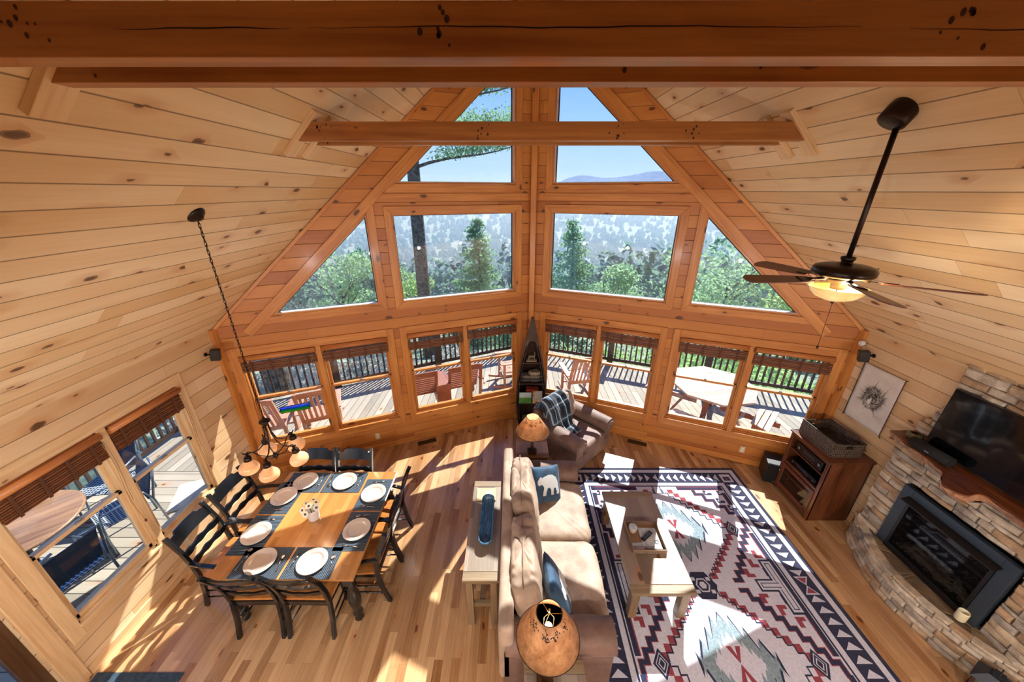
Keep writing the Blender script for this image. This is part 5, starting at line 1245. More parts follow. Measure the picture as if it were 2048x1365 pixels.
# basket
mwk = NT('seagrass_weave'); s_ = mwk.sep(mwk.uv()); u_ = mwk.math('MULTIPLY', s_[0], 34); v_ = mwk.math('MULTIPLY', s_[1], 40)
row = mwk.math('FLOOR', v_); su = mwk.math('ABSOLUTE', mwk.math('SINE', mwk.math('MULTIPLY', mwk.math('ADD', u_, mwk.math('MULTIPLY', row, .5)), pi))); sv = mwk.math('ABSOLUTE', mwk.math('SINE', mwk.math('MULTIPLY', v_, pi)))
hh = mwk.math('MULTIPLY', su, sv); nz = mwk.noise(mwk.obj(), 30, 3, .7)
mwk.pbsdf(mwk.mix(mwk.math('MULTIPLY', hh, mwk.mr(nz, .3, .7, .5, 1.2)), lin('150c08'), lin('8f7a66')), .5, mwk.bump(hh, 1, .008), coat=.1); mwk = mwk.m
r = thing('woven_basket', 'dark brown woven rectangular basket on top of the media cabinet', 'basket', (4.2, 3.8, 1.0)); 
bx, by, bh = .185, .265, .2
def wl_(x0, y0, x1, y1):
    return MB().bar((x0, y0, bh / 2), (x1, y1, bh / 2), .016, bh)
for a in ((-bx, -by, -bx, by, 0), (bx, -by, bx, by, 0), (-bx, -by, bx, -by, 1), (-bx, by, bx, by, 1)):
    m = MB(); 
    if not a[4]: m.bar(a[:2] + (bh / 2,), a[2:4] + (bh / 2,), .016, bh)
    else:
        m.bar((-bx, a[1], (bh - .07) / 2), (bx, a[1], (bh - .07) / 2), .016, bh - .07); m.bar((-bx, a[1], bh - .012), (bx, a[1], bh - .012), .016, .024)
        m.bar((-bx, a[1], bh - .047), (-.05, a[1], bh - .047), .016, .048); m.bar((.05, a[1], bh - .047), (bx, a[1], bh - .047), .016, .048)
    m.build('woven_side', mwk, r)
m = MB(); m.b2((-bx, -by, 0), (bx, by, .012)); m.build('bottom', mwk, r)
m = MB(); m.tube([(-bx, -by, bh), (bx, -by, bh), (bx, by, bh), (-bx, by, bh)], .011, 8, closed=True); m.build('rim', mwk, r)

# ------------------------------------------------------------------ rug
RX0, RY0 = 2.145, 2.585; RW, RH = 1.375, 1.83
mru = {k: lmat('rug_' + k, a, b, 60, .95, .25) for k, (a, b) in dict(cream=('bdbfd0', 'd4d5e2'), navy=('151a36', '242a4c'), red=('7e2c3c', '9c4450'), grey=('6b828f', '92a5b0')).items()}
RM = ['cream', 'navy', 'red', 'grey']
mb = MB(); mb.m = 1; mb.b2((-RW, -RH, 0), (RW, RH, .008))
lz = [.008]
pc = [0]
def poly(P, m, z):
    pc[0] += 1; z += 5e-7 * (pc[0] % 200)
    P = ccw([tuple(p) for p in P]); mb.m = m; n = len(P)
    if n <= 4: mb.add([(p[0], p[1], z) for p in P], [tuple(range(n))])
    else:
        b = len(mb.v); mb.add([(p[0], p[1], z) for p in P], [])
        for a, c_, d in tessellate_polygon([[Vector((p[0], p[1], 0)) for p in P]]):
            A, B, C_ = P[a], P[c_], P[d]
            if (B[0] - A[0]) * (C_[1] - A[1]) - (C_[0] - A[0]) * (B[1] - A[1]) < 0: c_, d = d, c_
            mb.face([b + a, b + c_, b + d])
def R_(x0, y0, x1, y1, m, z): poly([(x0, y0), (x1, y0), (x1, y1), (x0, y1)], m, z)
z1, z2, z3, z4, z5 = .0086, .0092, .0098, .0104, .011
def ring(i0, i1, m, z):
    R_(-RW + i0, -RH + i0, RW - i0, RH - i0, m, z)
ring(.045, 0, 0, z1); ring(.105, 0, 1, z1 + .0003); ring(.315, 0, 0, z2); ring(.37, 0, 1, z2 + .0002)
# border triangles
FX, FY = RW - .39, RH - .39
def tri(x, y, s, dx, dy, m=0, z=z2):
    poly([(x + dx * s, y + dy * s), (x - dy * s * 1.15, y + dx * s * 1.15), (x + dy * s * 1.15, y - dx * s * 1.15)], m, z)
bc = .21; n = 13
for sx in (-1, 1):
    for sy in (-1, 1):
        for k in range(n): tri(sx * (RW - bc), sy * (.12 + (RH - .42) * (k + .5) / n), .068, 0, -sy if True else sy)
        for k in range(10): tri(sx * (.04 + (RW - .34) * (k + .5) / 10), sy * (RH - bc), .066, -sx, 0)
        # corner block
        R_(sx * (RW - .3), sy * (RH - .3), sx * (RW - .14), sy * (RH - .14), 0, z2); R_(sx * (RW - .27), sy * (RH - .27), sx * (RW - .17), sy * (RH - .19), 1, z3); R_(sx * (RW - .25), sy * (RH - .25), sx * (RW - .2), sy * (RH - .22), 2, z4)
    # mid-border bow tie
    x = sx * (RW - bc); poly([(x - .08, .1), (x + .08, .1), (x, .0)], 0, z2); poly([(x - .08, -.1), (x + .08, -.1), (x, 0)], 0, z2); poly([(x - .055, .085), (x + .055, .085), (x, .02)], 2, z3); poly([(x - .055, -.085), (x + .055, -.085), (x, -.02)], 2, z3)
# field
R_(-FX, -FY, FX, FY, 0, z2 + .0004)
def stairs(p0, p1, n, w, m, z, ext=0):
    "thick stepped band as one outline"
    dx, dy = (p1[0] - p0[0]) / n, (p1[1] - p0[1]) / n; L = [Vector(p0) - Vector((math.copysign(ext, dx), 0))]; x, y = p0
    for k in range(n): x += dx; L.append(Vector((x, y))); y += dy; L.append(Vector((x, y)))
    A = []; B = []; h = w / 2
    for i, p in enumerate(L):
        d0 = (p - L[i - 1]).normalized() if i else (L[1] - p).normalized(); d1 = (L[i + 1] - p).normalized() if i < len(L) - 1 else d0
        n0 = Vector((-d0.y, d0.x)); n1 = Vector((-d1.y, d1.x)); o = (n0 + n1) * h if (n0 - n1).length > .1 else n0 * h
        e = (-d0 * h if i == 0 else d0 * h if i == len(L) - 1 else Vector((0, 0)))
        A.append(tuple(p + o + e)); B.append(tuple(p - o + e))
    poly(A + B[::-1], m, z)
for sx in (-1, 1):
    for sy in (-1, 1):
        S = lambda p: (sx * p[0], sy * p[1])
        def SR(x0, y0, x1, y1, m, z): R_(min(sx * x0, sx * x1), min(sy * y0, sy * y1), max(sx * x0, sx * x1), max(sy * y0, sy * y1), m, z)
        # corner triangle outlined by a stepped band
        for w_, m_, z_ in ((.075, 2, z3), (.052, 1, z4)):
            stairs(S((.42, FY - .04)), S((FX - .04, .86)), 5, w_ * .72, m_, z_); SR(.30, FY - .06 - (w_ - .052) / 2, FX - .02, FY - .01 + (w_ - .052) / 2, m_, z_); SR(FX - .06 - (w_ - .052) / 2, .8, FX - .01, FY, m_, z_)
        # little stepped squares in the corner
        for (a, b) in ((.66, 1.28), (.86, 1.28), (.78, 1.14), (.88, 1.02)):
            SR(a, b, a + .11, b + .085, 1, z4); SR(a + .04, b + .04, a + .11, b + .085, 0, z5); SR(a + .02, b + .02, a + .05, b + .05, 0, z5)
        # side triangle
        for w_, m_, z_ in ((.085, 2, z3), (.06, 1, z4)):
            stairs(S((.40, .055)), S((FX - .05, .8)), 8, w_ * .66, m_, z_, .0); SR(FX - .06 - (w_ - .06) / 2, .0, FX - .01, .66, m_, z_)
        for w_, m_, z_ in ((.05, 1, z4), (.03, 0, z5)): SR(.76, .04 - .0 + .06, .76 + w_, .2, m_, z_)
        for k in range(3): a, b = .56 + .115 * k, .09 + .115 * k; SR(a, b, a + .1, b + .1, 2, z4); SR(a + .05, b + .04, a + .1, b + .1, 0, z5)
        # chain of red and cream squares: hexagon round each star
        for (ax, ay, bx_, by_) in ((.08, .07, .66, .7), (.66, .74, .08, 1.38)):
            N_ = 9
            for k in range(N_):
                x = ax + (bx_ - ax) * (k + .5) / N_; y = ay + (by_ - ay) * (k + .5) / N_
                SR(x + .03, y - .036, x + .105, y + .036, 2, z3)
        stairs(S((.07, .05)), S((.66, .7)), 10, .014, 1, z4); stairs(S((.66, .74)), S((.07, 1.38)), 10, .014, 1, z4)
        SR(.0, FY - .14, .06, FY, 1, z4); SR(0, FY - .13, .045, FY, 3 if False else 0, z5)
    # diamonds at the waist of every hexagon
    for y in (.72, -.72):
        for q, m_, z_ in ((1, 1, z4 + .0002), (.72, 0, z5), (.62, 1, z5 + .0003), (.42, 0, z5 + .0006), (.3, 1, z5 + .0009)):
            poly([(sx * .74 + .085 * q, y), (sx * .74, y + .125 * q), (sx * .74 - .085 * q, y), (sx * .74, y - .125 * q)], m_, z_)
    # T-shaped fret at the long sides
    for sy in (-1, 1):
        pass
    for (x0, y0, x1, y1) in ((.70, -.28, .93, .28),):
        X0, X1 = sorted((sx * .80, sx * .95)); 
        R_(X0, -.3, X1, .3, 1, z4 + .0001); R_(X0 + .022, -.278, X1 - .022, .278, 0, z5); R_(X0 + .045, -.255, X1 - .045, .255, 1, z5 + .0003); R_(X0 + .055, -.245, X1 - .055, .245, 0, z5 + .0006)
        X0, X1 = sorted((sx * .62, sx * .82)); R_(X0, -.07, X1, .07, 1, z4 + .0002); R_(X0 + .02, -.05, X1 + .03 * sx, .05, 0, z5 + .0008); R_(X0 + .04, -.028, X1 + .05 * sx, .028, 1, z5 + .001); R_(X0 + .05, -.018, X1 + .05 * sx, .018, 0, z5 + .0013)
# centre diamond
for q, m_, z_ in ((1, 1, z4 + .0003), (.5, 0, z5), (.4, 1, z5 + .0003), (.25, 0, z5 + .0006)): poly([(.16 * q, 0), (.08 * q, .15 * q), (-.08 * q, .15 * q), (-.16 * q, 0), (-.08 * q, -.15 * q), (.08 * q, -.15 * q)], m_, z_)
for a, b in ((-1, 1), (1, 1), (-1, -1), (1, -1)): R_(a * .085 - .022, b * .07 - .02, a * .085 + .022, b * .07 + .02, 0, z5 + .0001)
# eye-dazzler stars
for sy in (-1, 1):
    cy_ = sy * .72
    def zig(px, s_, dn):
        U = []
        for k in range(-4, 5):
            h_ = (.5 - .1 * abs(k)) * s_ if k else .43 * s_
            U.append((k * px, h_)); 
            if k < 4: U.append(((k + .5) * px + (.02 * s_ if k >= 0 else -.02 * s_), max(.03, (min(.5 - .1 * abs(k), .5 - .1 * abs(k + 1)) - dn) * s_)))
        return [(x, cy_ + y) for x, y in U] + [(x, cy_ - y) for x, y in U[::-1]]
    poly(zig(.097, 1.06, .128), 1, z3 + .0001); poly(zig(.091, 1.0, .1), 3, z3 + .0003); poly(zig(.055, .62, .1), 0, z4 + .0002)
    for a in (-1, 1): poly([(a * .2, cy_ + .05), (a * .235, cy_), (a * .2, cy_ - .05)], 0, z4 + .0002)
    for b in (-1, 1): poly([(-.07, cy_ + .14), (.07, cy_ + .14), (0, cy_)] if b > 0 else [(-.07, cy_ - .14), (.07, cy_ - .14), (0, cy_)], 2, z5 + .0006)
    for b in (-1, 1): poly([(-.02, cy_ + b * .14), (.02, cy_ + b * .14), (0, cy_ + b * .06)], 0, z5 + .0009)
o = mb.build('area_rug', [mru[k] for k in RM], loc=(RX0, RY0, .001)); tag(o, 'large cream rug with navy, red and grey stepped southwestern pattern', 'rug')
# ------------------------------------------------------------------ stone fireplace
def smat(name, a, b, c_='5b5a60'):
    t = NT(name); nz = t.noise(t.obj(), 7, 5, .65); n2 = t.noise(t.obj(), 3.2, 3, .6); n3 = t.noise(t.obj(), 40, 4, .7)
    c = t.mix(t.mr(nz, .35, .65), lin(a), lin(b)); c = t.mix(t.mr(n2, .58, .72, 0, .75), c, lin(c_))
    t.pbsdf(c, .85, t.bump(t.math('ADD', nz, t.math('MULTIPLY', n3, .4)), .9, .012)); return t.m
ST = [smat('ledgestone_cream', 'a59580', 'd8cbb6'), smat('ledgestone_tan', '9b8468', 'c8b396'), smat('ledgestone_grey', '85796c', 'b3a899'), smat('ledgestone_rust', '92765c', 'bfa07c', '4d4a4c')]
mort = flat('mortar_dark', '4a3a2a', .95, bump=.3)
fp = thing('fireplace', 'tall ledgestone fireplace chimney against the right wall', 'fireplace', (4.4, 2.42, 0))
O = Vector(fp.location)
def stone(mb, c, d, rr, X=None, j=.012):
    "irregular block: jittered box with chamfered front face towards -x"
    x0, x1 = c[0] - d[0] / 2, c[0] + d[0] / 2; y0, y1 = c[1] - d[1] / 2, c[1] + d[1] / 2; z0, z1 = c[2] - d[2] / 2, c[2] + d[2] / 2; q = min(.012, d[2] * .2)
    J = lambda s=j: rr.uniform(-s, s) * .5
    n = max(1, int(d[1] / .07)); ys = [y0 + (y1 - y0) * k / n for k in range(n + 1)]; vs = []; fs = []
    for k, y in enumerate(ys):
        e = q if k in (0, n) else 0; dz = J(.008); dx = J()
        f0, f1 = x0 + J() + (.012 if k in (0, n) else 0), x0 + J() + (.012 if k in (0, n) else 0)
        yy = y + (q if k == 0 else -q if k == n else 0)
        vs += [(x1, y, z0), (f0 + q, y, z0 + dz * .3), (f0, yy, z0 + q + dz), ((f0 + f1) / 2 - .004, yy, (z0 + z1) / 2 + dz), (f1, yy, z1 - q + dz), (f1 + q, y, z1 + dz * .3), (x1, y, z1)]
    for k in range(n):
        for i in range(6): a = 7 * k + i; fs.append((a, a + 1, a + 8, a + 7))
    fs += [tuple(range(6, -1, -1)), tuple(7 * n + i for i in range(7))]
    mb.m = rr.choice((0, 0, 1, 2, 3)); mb.add(vs, fs, X=X); 
def stonewall(mb, x, z0, z1, yl, yr, seed, holes=(), dep=.07, hmin=.04, hmax=.085, wm=(.1, .34)):
    rr = random.Random(seed); z = z0
    while z < z1 - .015:
        h = min(rr.uniform(hmin, hmax), z1 - z); zc = z + h / 2; segs = [(yl(zc) + rr.uniform(-.012, .012), yr(zc) + rr.uniform(-.012, .012))]
        for (ha, hb, hc, hd) in holes:
            if hc < zc < hd:
                ns = []
                for a, b in segs:
                    if a < ha: ns.append((a, min(b, ha)))
                    if b > hb: ns.append((max(a, hb), b))
                    if a >= hb or b <= ha: pass
                segs = ns
        for a, b in segs:
            y = a
            while y < b - .005:
                w_ = rr.uniform(*wm); 
                if b - y - w_ < .07: w_ = b - y
                dd = dep + rr.uniform(-.014, .014); stone(mb, (x + dep - dd / 2 - dep * .0, y + w_ / 2, zc), (dd, w_ - .006, h - .006), rr); y += w_
        z += h
SY = 1.62
mb = MB(); stonewall(mb, 4.3 - O.x, .02, 1.56, lambda z: SY - O.y, lambda z: 3.22 + .02 * math.sin(z * 9) - O.y, 5, holes=((1.97 - O.y, 2.95 - O.y, .2, 1.18),)); mb.build('stone_facing', ST, fp)
mb = MB()
def yrt(z): return (3.22 if z < 1.74 else 3.22 - (z - 1.74) / .3 * .14 if z < 2.04 else 3.08) - O.y
def ylt(z): return 1.66 - O.y
z_top = 2.6
stonewall(mb, 4.42 - O.x, 1.6, z_top, ylt, yrt, 8, dep=.06, hmin=.06, hmax=.11, wm=(.14, .42)); mb.build('stone_facing', ST, fp)
mb = MB(); mb.b2((4.36 - O.x, SY + .03 - O.y, 0), (4.515 - O.x, 1.98 - O.y, 1.56)); mb.b2((4.36 - O.x, 2.94 - O.y, 0), (4.515 - O.x, 3.19 - O.y, 1.56)); mb.b2((4.36 - O.x, 1.98 - O.y, 1.17), (4.515 - O.x, 2.94 - O.y, 1.56)); mb.b2((4.46 - O.x, 1.7 - O.y, 1.56), (4.515 - O.x, 3.04 - O.y, 2.5)); mb.build('mortar_core', mort, fp)
# curved raised hearth
H0 = .36
h = thing('hearth', 'curved raised stone hearth with dark flagstone top in front of the fireplace', 'hearth', (4.3, 2.42, 0)); HO = Vector(h.location)
arcp = [(4.36, 3.3), (4.17, 2.98), (4.06, 2.72), (4.02, 2.42), (4.05, 2.14), (4.14, 1.88), (4.27, 1.66), (4.36, 1.56)]
def arc(f):
    q = f * (len(arcp) - 1); i = min(int(q), len(arcp) - 2); t = q - i
    P = [arcp[max(i - 1, 0)], arcp[i], arcp[i + 1], arcp[min(i + 2, len(arcp) - 1)]]
    cr_ = lambda a, b, c, d: .5 * (2 * b + (c - a) * t + (2 * a - 5 * b + 4 * c - d) * t * t + (3 * b - a - 3 * c + d) * t ** 3)
    return Vector((cr_(*[p[0] for p in P]), cr_(*[p[1] for p in P]), 0))
rr = random.Random(12); mb = MB(); z = 0
while z < H0 - .01:
    hh_ = min(rr.uniform(.05, .085), H0 - z)
    if H0 - z - hh_ < .03: hh_ = H0 - z
    f = rr.uniform(0, .04)
    while f < .99:
        df = rr.uniform(.05, .13); f1 = min(1, f + df); a, b = arc(f), arc(f1); d = b - a; L = d.length; nrm = Vector((d.y, -d.x, 0)).normalized(); nrm = nrm if nrm.x < 0 else -nrm
        c = (a + b) / 2; X = Matrix(((-nrm.x, d.x / L, 0, c.x - HO.x), (-nrm.y, d.y / L, 0, c.y - HO.y), (0, 0, 1, z + hh_ / 2), (0, 0, 0, 1)))
        stone(mb, (.035 + rr.uniform(-.006, .006), 0, 0), (.09, L - .004, hh_ - .005), rr, X=X); f = f1
    z += hh_
mb.build('stone_facing', ST, h)
tp = NT('flagstone_top'); vo = tp.n('TexVoronoi', feature='DISTANCE_TO_EDGE'); tp.set(vo.inputs['Vector'], tp.obj()); vo.inputs['Scale'].default_value = 4.2
vc = tp.n('TexVoronoi'); tp.set(vc.inputs['Vector'], tp.obj()); vc.inputs['Scale'].default_value = 4.2; nz = tp.noise(tp.obj(), 9, 5, .65)
cc_ = tp.mix(tp.sep(vc.outputs['Color'])[0], lin('4d3d2d'), lin('8c7659')); cc_ = tp.mix(tp.mr(nz, .4, .7, 0, .6), cc_, lin('3c3128')); cc_ = tp.mix(tp.mr(vo.outputs['Distance'], 0, .03, 1, 0), cc_, lin('7f6c52'))
tp.pbsdf(cc_, .6, tp.bump(tp.math('ADD', nz, tp.mr(vo.outputs['Distance'], 0, .06, 0, .6)), .7, .015)); tp = tp.m
mb = MB(); pts = [(arc(k / 40) + Vector((.03, 0, 0)) - HO) for k in range(41)]; mb.prism([(p.x, p.y) for p in pts] + [(4.372 - HO.x, 1.58 - HO.y), (4.372 - HO.x, 3.28 - HO.y)], .02, H0 - .004); mb.build('flagstone_top', tp, h)
# firebox insert
msteel = flat('grey_steel_surround', '3c4854', .4, .5); mfb = flat('firebox_black', '08080a', .5)
g = thing('fireplace_insert', 'black gas fireplace insert with a grey steel surround and logs behind glass', 'fireplace insert', (4.3, 2.46, 0)); G = Vector(g.location)
y0, y1, z0, z1 = 1.985 - G.y, 2.94 - G.y, H0 - .0, 1.16; e = .1
mb = MB(); mb.b2((-.02, y0, z0), (.03, y0 + e, z1)); mb.b2((-.02, y1 - e, z0), (.03, y1, z1)); mb.b2((-.02, y0 + e, z1 - e), (.03, y1 - e, z1)); mb.b2((-.02, y0 + e, z0), (.03, y1 - e, z0 + .03)); mb.build('surround', msteel, g, bevel=.004)
mb = MB(); mb.b2((-.035, y0 + e, z0 + .0), (-.01, y1 - e, z0 + .07)); mb.b2((-.03, y0 + e, z0 + .07), (0, y0 + e + .03, z1 - e)); mb.b2((-.03, y1 - e - .03, z0 + .07), (0, y1 - e, z1 - e)); mb.b2((-.03, y0 + e, z1 - e - .03), (0, y1 - e, z1 - e)); mb.build('door_frame', M['black'], g, bevel=.003)
mb = MB(); mb.prism([(-.01, 0), (-.1, -.035), (-.1, -.045), (-.01, -.02)], y0 + e - .02, y1 - e + .02, X=Matrix(((1, 0, 0, 0), (0, 0, 1, 0), (0, 1, 0, z1 - e + .01), (0, 0, 0, 1)))); mb.build('hood', M['black'], g)
mb = MB(); mb.b2((.19, y0 + .04, z0), (.2, y1 - .04, z1 - .05)); mb.b2((0.0, y0 + .05, z0), (.2, y0 + .06, z1 - .05)); mb.b2((0.0, y1 - .06, z0), (.2, y1 - .05, z1 - .05)); mb.b2((0, y0 + .05, z0 + .05), (.2, y1 - .05, z0 + .06)); mb.b2((0, y0 + .05, z1 - .06), (.2, y1 - .05, z1 - .05))
tb = NT('firebrick'); br = tb.n('TexBrick'); tb.set(br.inputs['Vector'], tb.uv()); br.inputs['Scale'].default_value = 9; br.inputs['Color1'].default_value = lin('2a211b'); br.inputs['Color2'].default_value = lin('241c17'); br.inputs['Mortar'].default_value = lin('0e0b09'); tb.pbsdf(br.outputs['Color'], .9)
mb.build('firebox', tb.m, g)
ml = lmat('charred_logs', '1d1814', '6e6358', 18, .9, .9)
for k, (a, b, zz, r_) in enumerate((((.1, -.3), (.12, .3), .46, .04), ((.06, -.2), (.08, .28), .47, .035), ((.12, -.1), (.07, .2), .545, .03), ((.07, -.25), (.14, .0), .54, .03), ((.1, .05), (.07, .3), .6, .022))):
    mb = MB(); mb.tube([(a[0] + (b[0] - a[0]) * t / 8 + .008 * math.sin(t * 2 + k), a[1] + (b[1] - a[1]) * t / 8, zz + .01 * math.sin(t * 1.7 + k)) for t in range(9)], [r_ * (1 + .15 * math.sin(t * 3 + k)) for t in range(9)], 9); mb.build('log', ml, g)
mb = MB(); rr = random.Random(1)
for _ in range(260): mb.box((rr.uniform(.03, .15), rr.uniform(-.34, .34), .425 + rr.random() * .015), (.012, .012, .01), X=None)
mb.build('embers', ml, g)['kind'] = 'stuff'
mb = MB(); mb.b2((-.018, y0 + e + .02, z0 + .06), (-.014, y1 - e - .02, z1 - e - .02)); mb.build('glass_front', glassmat('smoked_glass', (.7, .7, .7), .45), g)
# mantel slab with a live edge
MZ = 1.62
m_ = thing('mantel', 'thick brown live-edge wooden mantel shelf across the fireplace', 'mantel', (4.3, 2.42, MZ)); MO = Vector(m_.location)
edge = [(4.25, 3.27), (4.215, 3.1), (4.19, 2.9), (4.165, 2.72), (4.13, 2.64), (4.04, 2.56), (3.97, 2.5), (3.95, 2.44), (3.965, 2.38), (4.03, 2.345), (4.12, 2.36), (4.17, 2.35), (4.185, 2.28), (4.16, 2.1), (4.15, 1.9), (4.17, 1.7), (4.2, 1.55)]
def sm(P, n=5):
    o = []
    for i in range(len(P) - 1):
        p = [P[max(i - 1, 0)], P[i], P[i + 1], P[min(i + 2, len(P) - 1)]]
        for k in range(n):
            t = k / n; o.append(tuple(.5 * (2 * p[1][a] + (p[2][a] - p[0][a]) * t + (2 * p[0][a] - 5 * p[1][a] + 4 * p[2][a] - p[3][a]) * t * t + (3 * p[1][a] - p[0][a] - 3 * p[2][a] + p[3][a]) * t ** 3) for a in (0, 1)))
    return o + [P[-1]]
ed = sm(edge); mb = MB(); rr = random.Random(6)
top = [(x - MO.x, y - MO.y) for x, y in ed]; bk = 4.45 - MO.x
mb.prism(top + [(bk, 1.55 - MO.y), (bk, 3.27 - MO.y)], -.012, 0, grain=(0, 1, 0)); mwal = wood('mantel_walnut', '4a2411', '8a4f2b', rough=.25, coat=.5, knots=.1)
mb.build('slab_top', mwal, m_)
mb = MB(); n = len(top); vs = []
for i, (x, y) in enumerate(top):
    for k in range(5): vs.append((x + .012 * k * k / 4 + .006 * math.sin(i * .7 + k) - .004, y, -.012 - .018 * k))
fs = [(5 * i + k, 5 * i + k + 1, 5 * i + k + 6, 5 * i + k + 5) for i in range(n - 1) for k in range(4)]; b = len(vs)
mb.add(vs, fs, smooth=True, grain=(0, 1, 0)); b2_ = len(mb.v); mb.add([(x + .04, y, -.084) for x, y in top] + [(bk, y, -.084) for x, y in top], [(i, n + i, n + i + 1, i + 1) for i in range(n - 1)], grain=(0, 1, 0))
mb.build('live_edge', lmat('bark_edge', '6b4026', 'c08d66', 22, .6, .6), m_)
# tv
tv = thing('television', 'flat black television standing on the mantel', 'television', (4.36, 2.44, MZ)); 
X = T(0, 0, .03) @ RY(.03)
mb = MB(); mb.b2((-.012, -.585, 0), (.028, .585, .66), X=X); mb.build('case', M['black'], tv, bevel=.004)
mb = MB(); mb.b2((-.0145, -.575, .018), (-.0125, .575, .65), X=X); mb.build('screen', flat('screen_glass', '040507', .05, coat=1.), tv)
for s in (-1, 1): mb = MB(); mb.bar((-.09, s * .35, .006), (.06, s * .35, .006), .02, .012); mb.bar((0, s * .35, .01), (.005, s * .35, .05), .02, .02); mb.build('foot', M['black'], tv)
r = thing('center_speaker', 'long black centre speaker lying on the mantel in front of the television', 'speaker', (4.24, 2.86, MZ), .06)
mb = MB(); mb.tube([(0, -.17, .052), (0, .17, .052)], .052, 20); mb.build('body', flat('speaker_cloth', '101011', .85, bump=.2, scale=200), r)
mb = MB(); mb.b2((-.02, -.15, 0), (.03, .15, .012)); mb.build('stand', M['black'], r)
mb = MB(); mb.b2((-.056, -.018, .045), (-.05, .018, .055)); mb.build('badge', bpy.data.materials['badge'], r)
r = thing('pottery_bowl', 'small glazed green and brown pottery bowl at the left end of the mantel', 'bowl', (4.36, 3.13, MZ))
mb = MB(); mb.lathe([(.03, 0), (.055, .01), (.068, .035), (.062, .06), (.045, .07), (.04, .067), (.055, .055), (.058, .035), (.04, .012), (0, .008)], 28); mb.build('bowl', lmat('raku_glaze', '3d5a3e', '8a5a30', 16, .15, .05), r)
r = thing('pillar_candle', 'white pillar candle standing on the hearth', 'candle', (4.24, 2.06, H0))
mb = MB(); mb.lathe([(0, 0), (.038, 0), (.04, .004), (.04, .1), (.037, .108), (.033, .1), (.03, .07), (0, .066)], 28); mb.build('wax', flat('candle_wax', 'e6dcb8', .5), r)
mb = MB(); mb.tube([(0, 0, .066), (.002, 0, .085)], .0015, 5); mb.build('wick', M['black'], r)
# lantern and dark corner things
r = thing('lantern', 'dark metal lantern with a white candle on the floor beside the hearth', 'lantern', (4.1, 1.64, 0), .45)
mln = flat('lantern_metal', '2b3038', .45, .4); mlw = wood('lantern_wood', '2e1a14', '4d2e22', rough=.5)
mb = MB(); mb.b2((-.09, -.09, 0), (.09, .09, .025)); mb.build('base', mlw, r)
for sx in (-1, 1):
    for sy in (-1, 1): mb = MB(); mb.b2((sx * .08 - .009, sy * .08 - .009, .025), (sx * .08 + .009, sy * .08 + .009, .25)); mb.build('post', mlw, r)
for a, b in (((-.07, -.08), (.07, -.08)), ((-.07, .08), (.07, .08)), ((-.08, -.07), (-.08, .07)), ((.08, -.07), (.08, .07))):
    mb = MB(); mb.bar(a + (.14,), b + (.14,), .002, .21); mb.build('pane', M['glass'], r)
    mb = MB(); mb.bar(a + (.24,), b + (.24,), .014, .02); mb.build('frame_rail', mlw, r)
mb = MB(); b = .11; q = .045; mb.add([(-b, -b, .25), (b, -b, .25), (b, b, .25), (-b, b, .25), (-q, -q, .33), (q, -q, .33), (q, q, .33), (-q, q, .33)], [(3, 2, 1, 0), (4, 5, 6, 7), (0, 1, 5, 4), (1, 2, 6, 5), (2, 3, 7, 6), (3, 0, 4, 7)]); mb.box((0, 0, .345), (.06, .06, .03)); mb.build('roof', mln, r)
mb = MB(); mb.tube([(.04 * math.cos(k * pi / 10), 0, .37 + .04 * math.sin(k * pi / 10)) for k in range(20)], .003, 6, closed=True); mb.build('ring_handle', mln, r)
mb = MB(); mb.lathe([(0, .025), (.03, .025), (.03, .11), (.02, .115), (0, .108)], 20); mb.build('candle', flat('lantern_candle', 'd8cfb4', .5), r)
r = thing('log_basket', 'dark basket at the right end of the hearth, barely lit', 'basket', (4.36, 1.36, 0))
mb = MB(); mb.lathe([(.12, 0), (.15, .15), (.16, .3), (.15, .3), (.14, .15), (.11, .02), (0, .02)], 24); mb.build('basket', lmat('dark_wicker', '120d0a', '2e2018', 40), r)

# poster with a nest drawing
r = thing('wall_hanging', 'pale cloth hanging with a dark drawing of a bird nest on the right wall', 'wall hanging', (XR - .02, 3.785, 1.71))
mcl = NT('canvas_cloth'); nz = mcl.noise(mcl.obj(), 5, 3, .6); mcl.pbsdf(mcl.mix(mcl.mr(nz, .3, .7), lin('cfc8bf'), lin('e0dad2')), .95, mcl.bump(nz, .4, .01)); mcl = mcl.m
mb = MB(); mb.grid(lambda u, v: (.004 * math.sin(v * 7 + u * 3) + .004 * math.sin(u * 9) - .01, (u - .5) * .5, (v - .5) * .77), 16, 20); mb.build('cloth', mcl, r, solid=.003)
mb = MB(); mb.tube([(-.014, -.252, -.385 + .77 * k / 10) for k in range(11)], .004, 6); mb.build('edge_binding', flat('dark_red_binding', '5b1a2a', .8), r)
mb = MB(); mb.tube([(-.014, .252, -.385 + .77 * k / 10) for k in range(11)], .004, 6); mb.build('edge_binding', M['black'], r)
for sy in (-1, 1):
    for sz in (-1, 1): mb = MB(); mb.lathe([(0, 0), (.006, .003), (.006, .012), (0, .016)], 8, X=T(.0, sy * .256, sz * .392) @ RY(-pi / 2)); mb.tube([(-.008, sy * .25, sz * .385), (-.01, sy * .275, sz * .405)], .003, 5); mb.build('hook', M['black'], r)
mb = MB(); rr = random.Random(9); XX = -.019
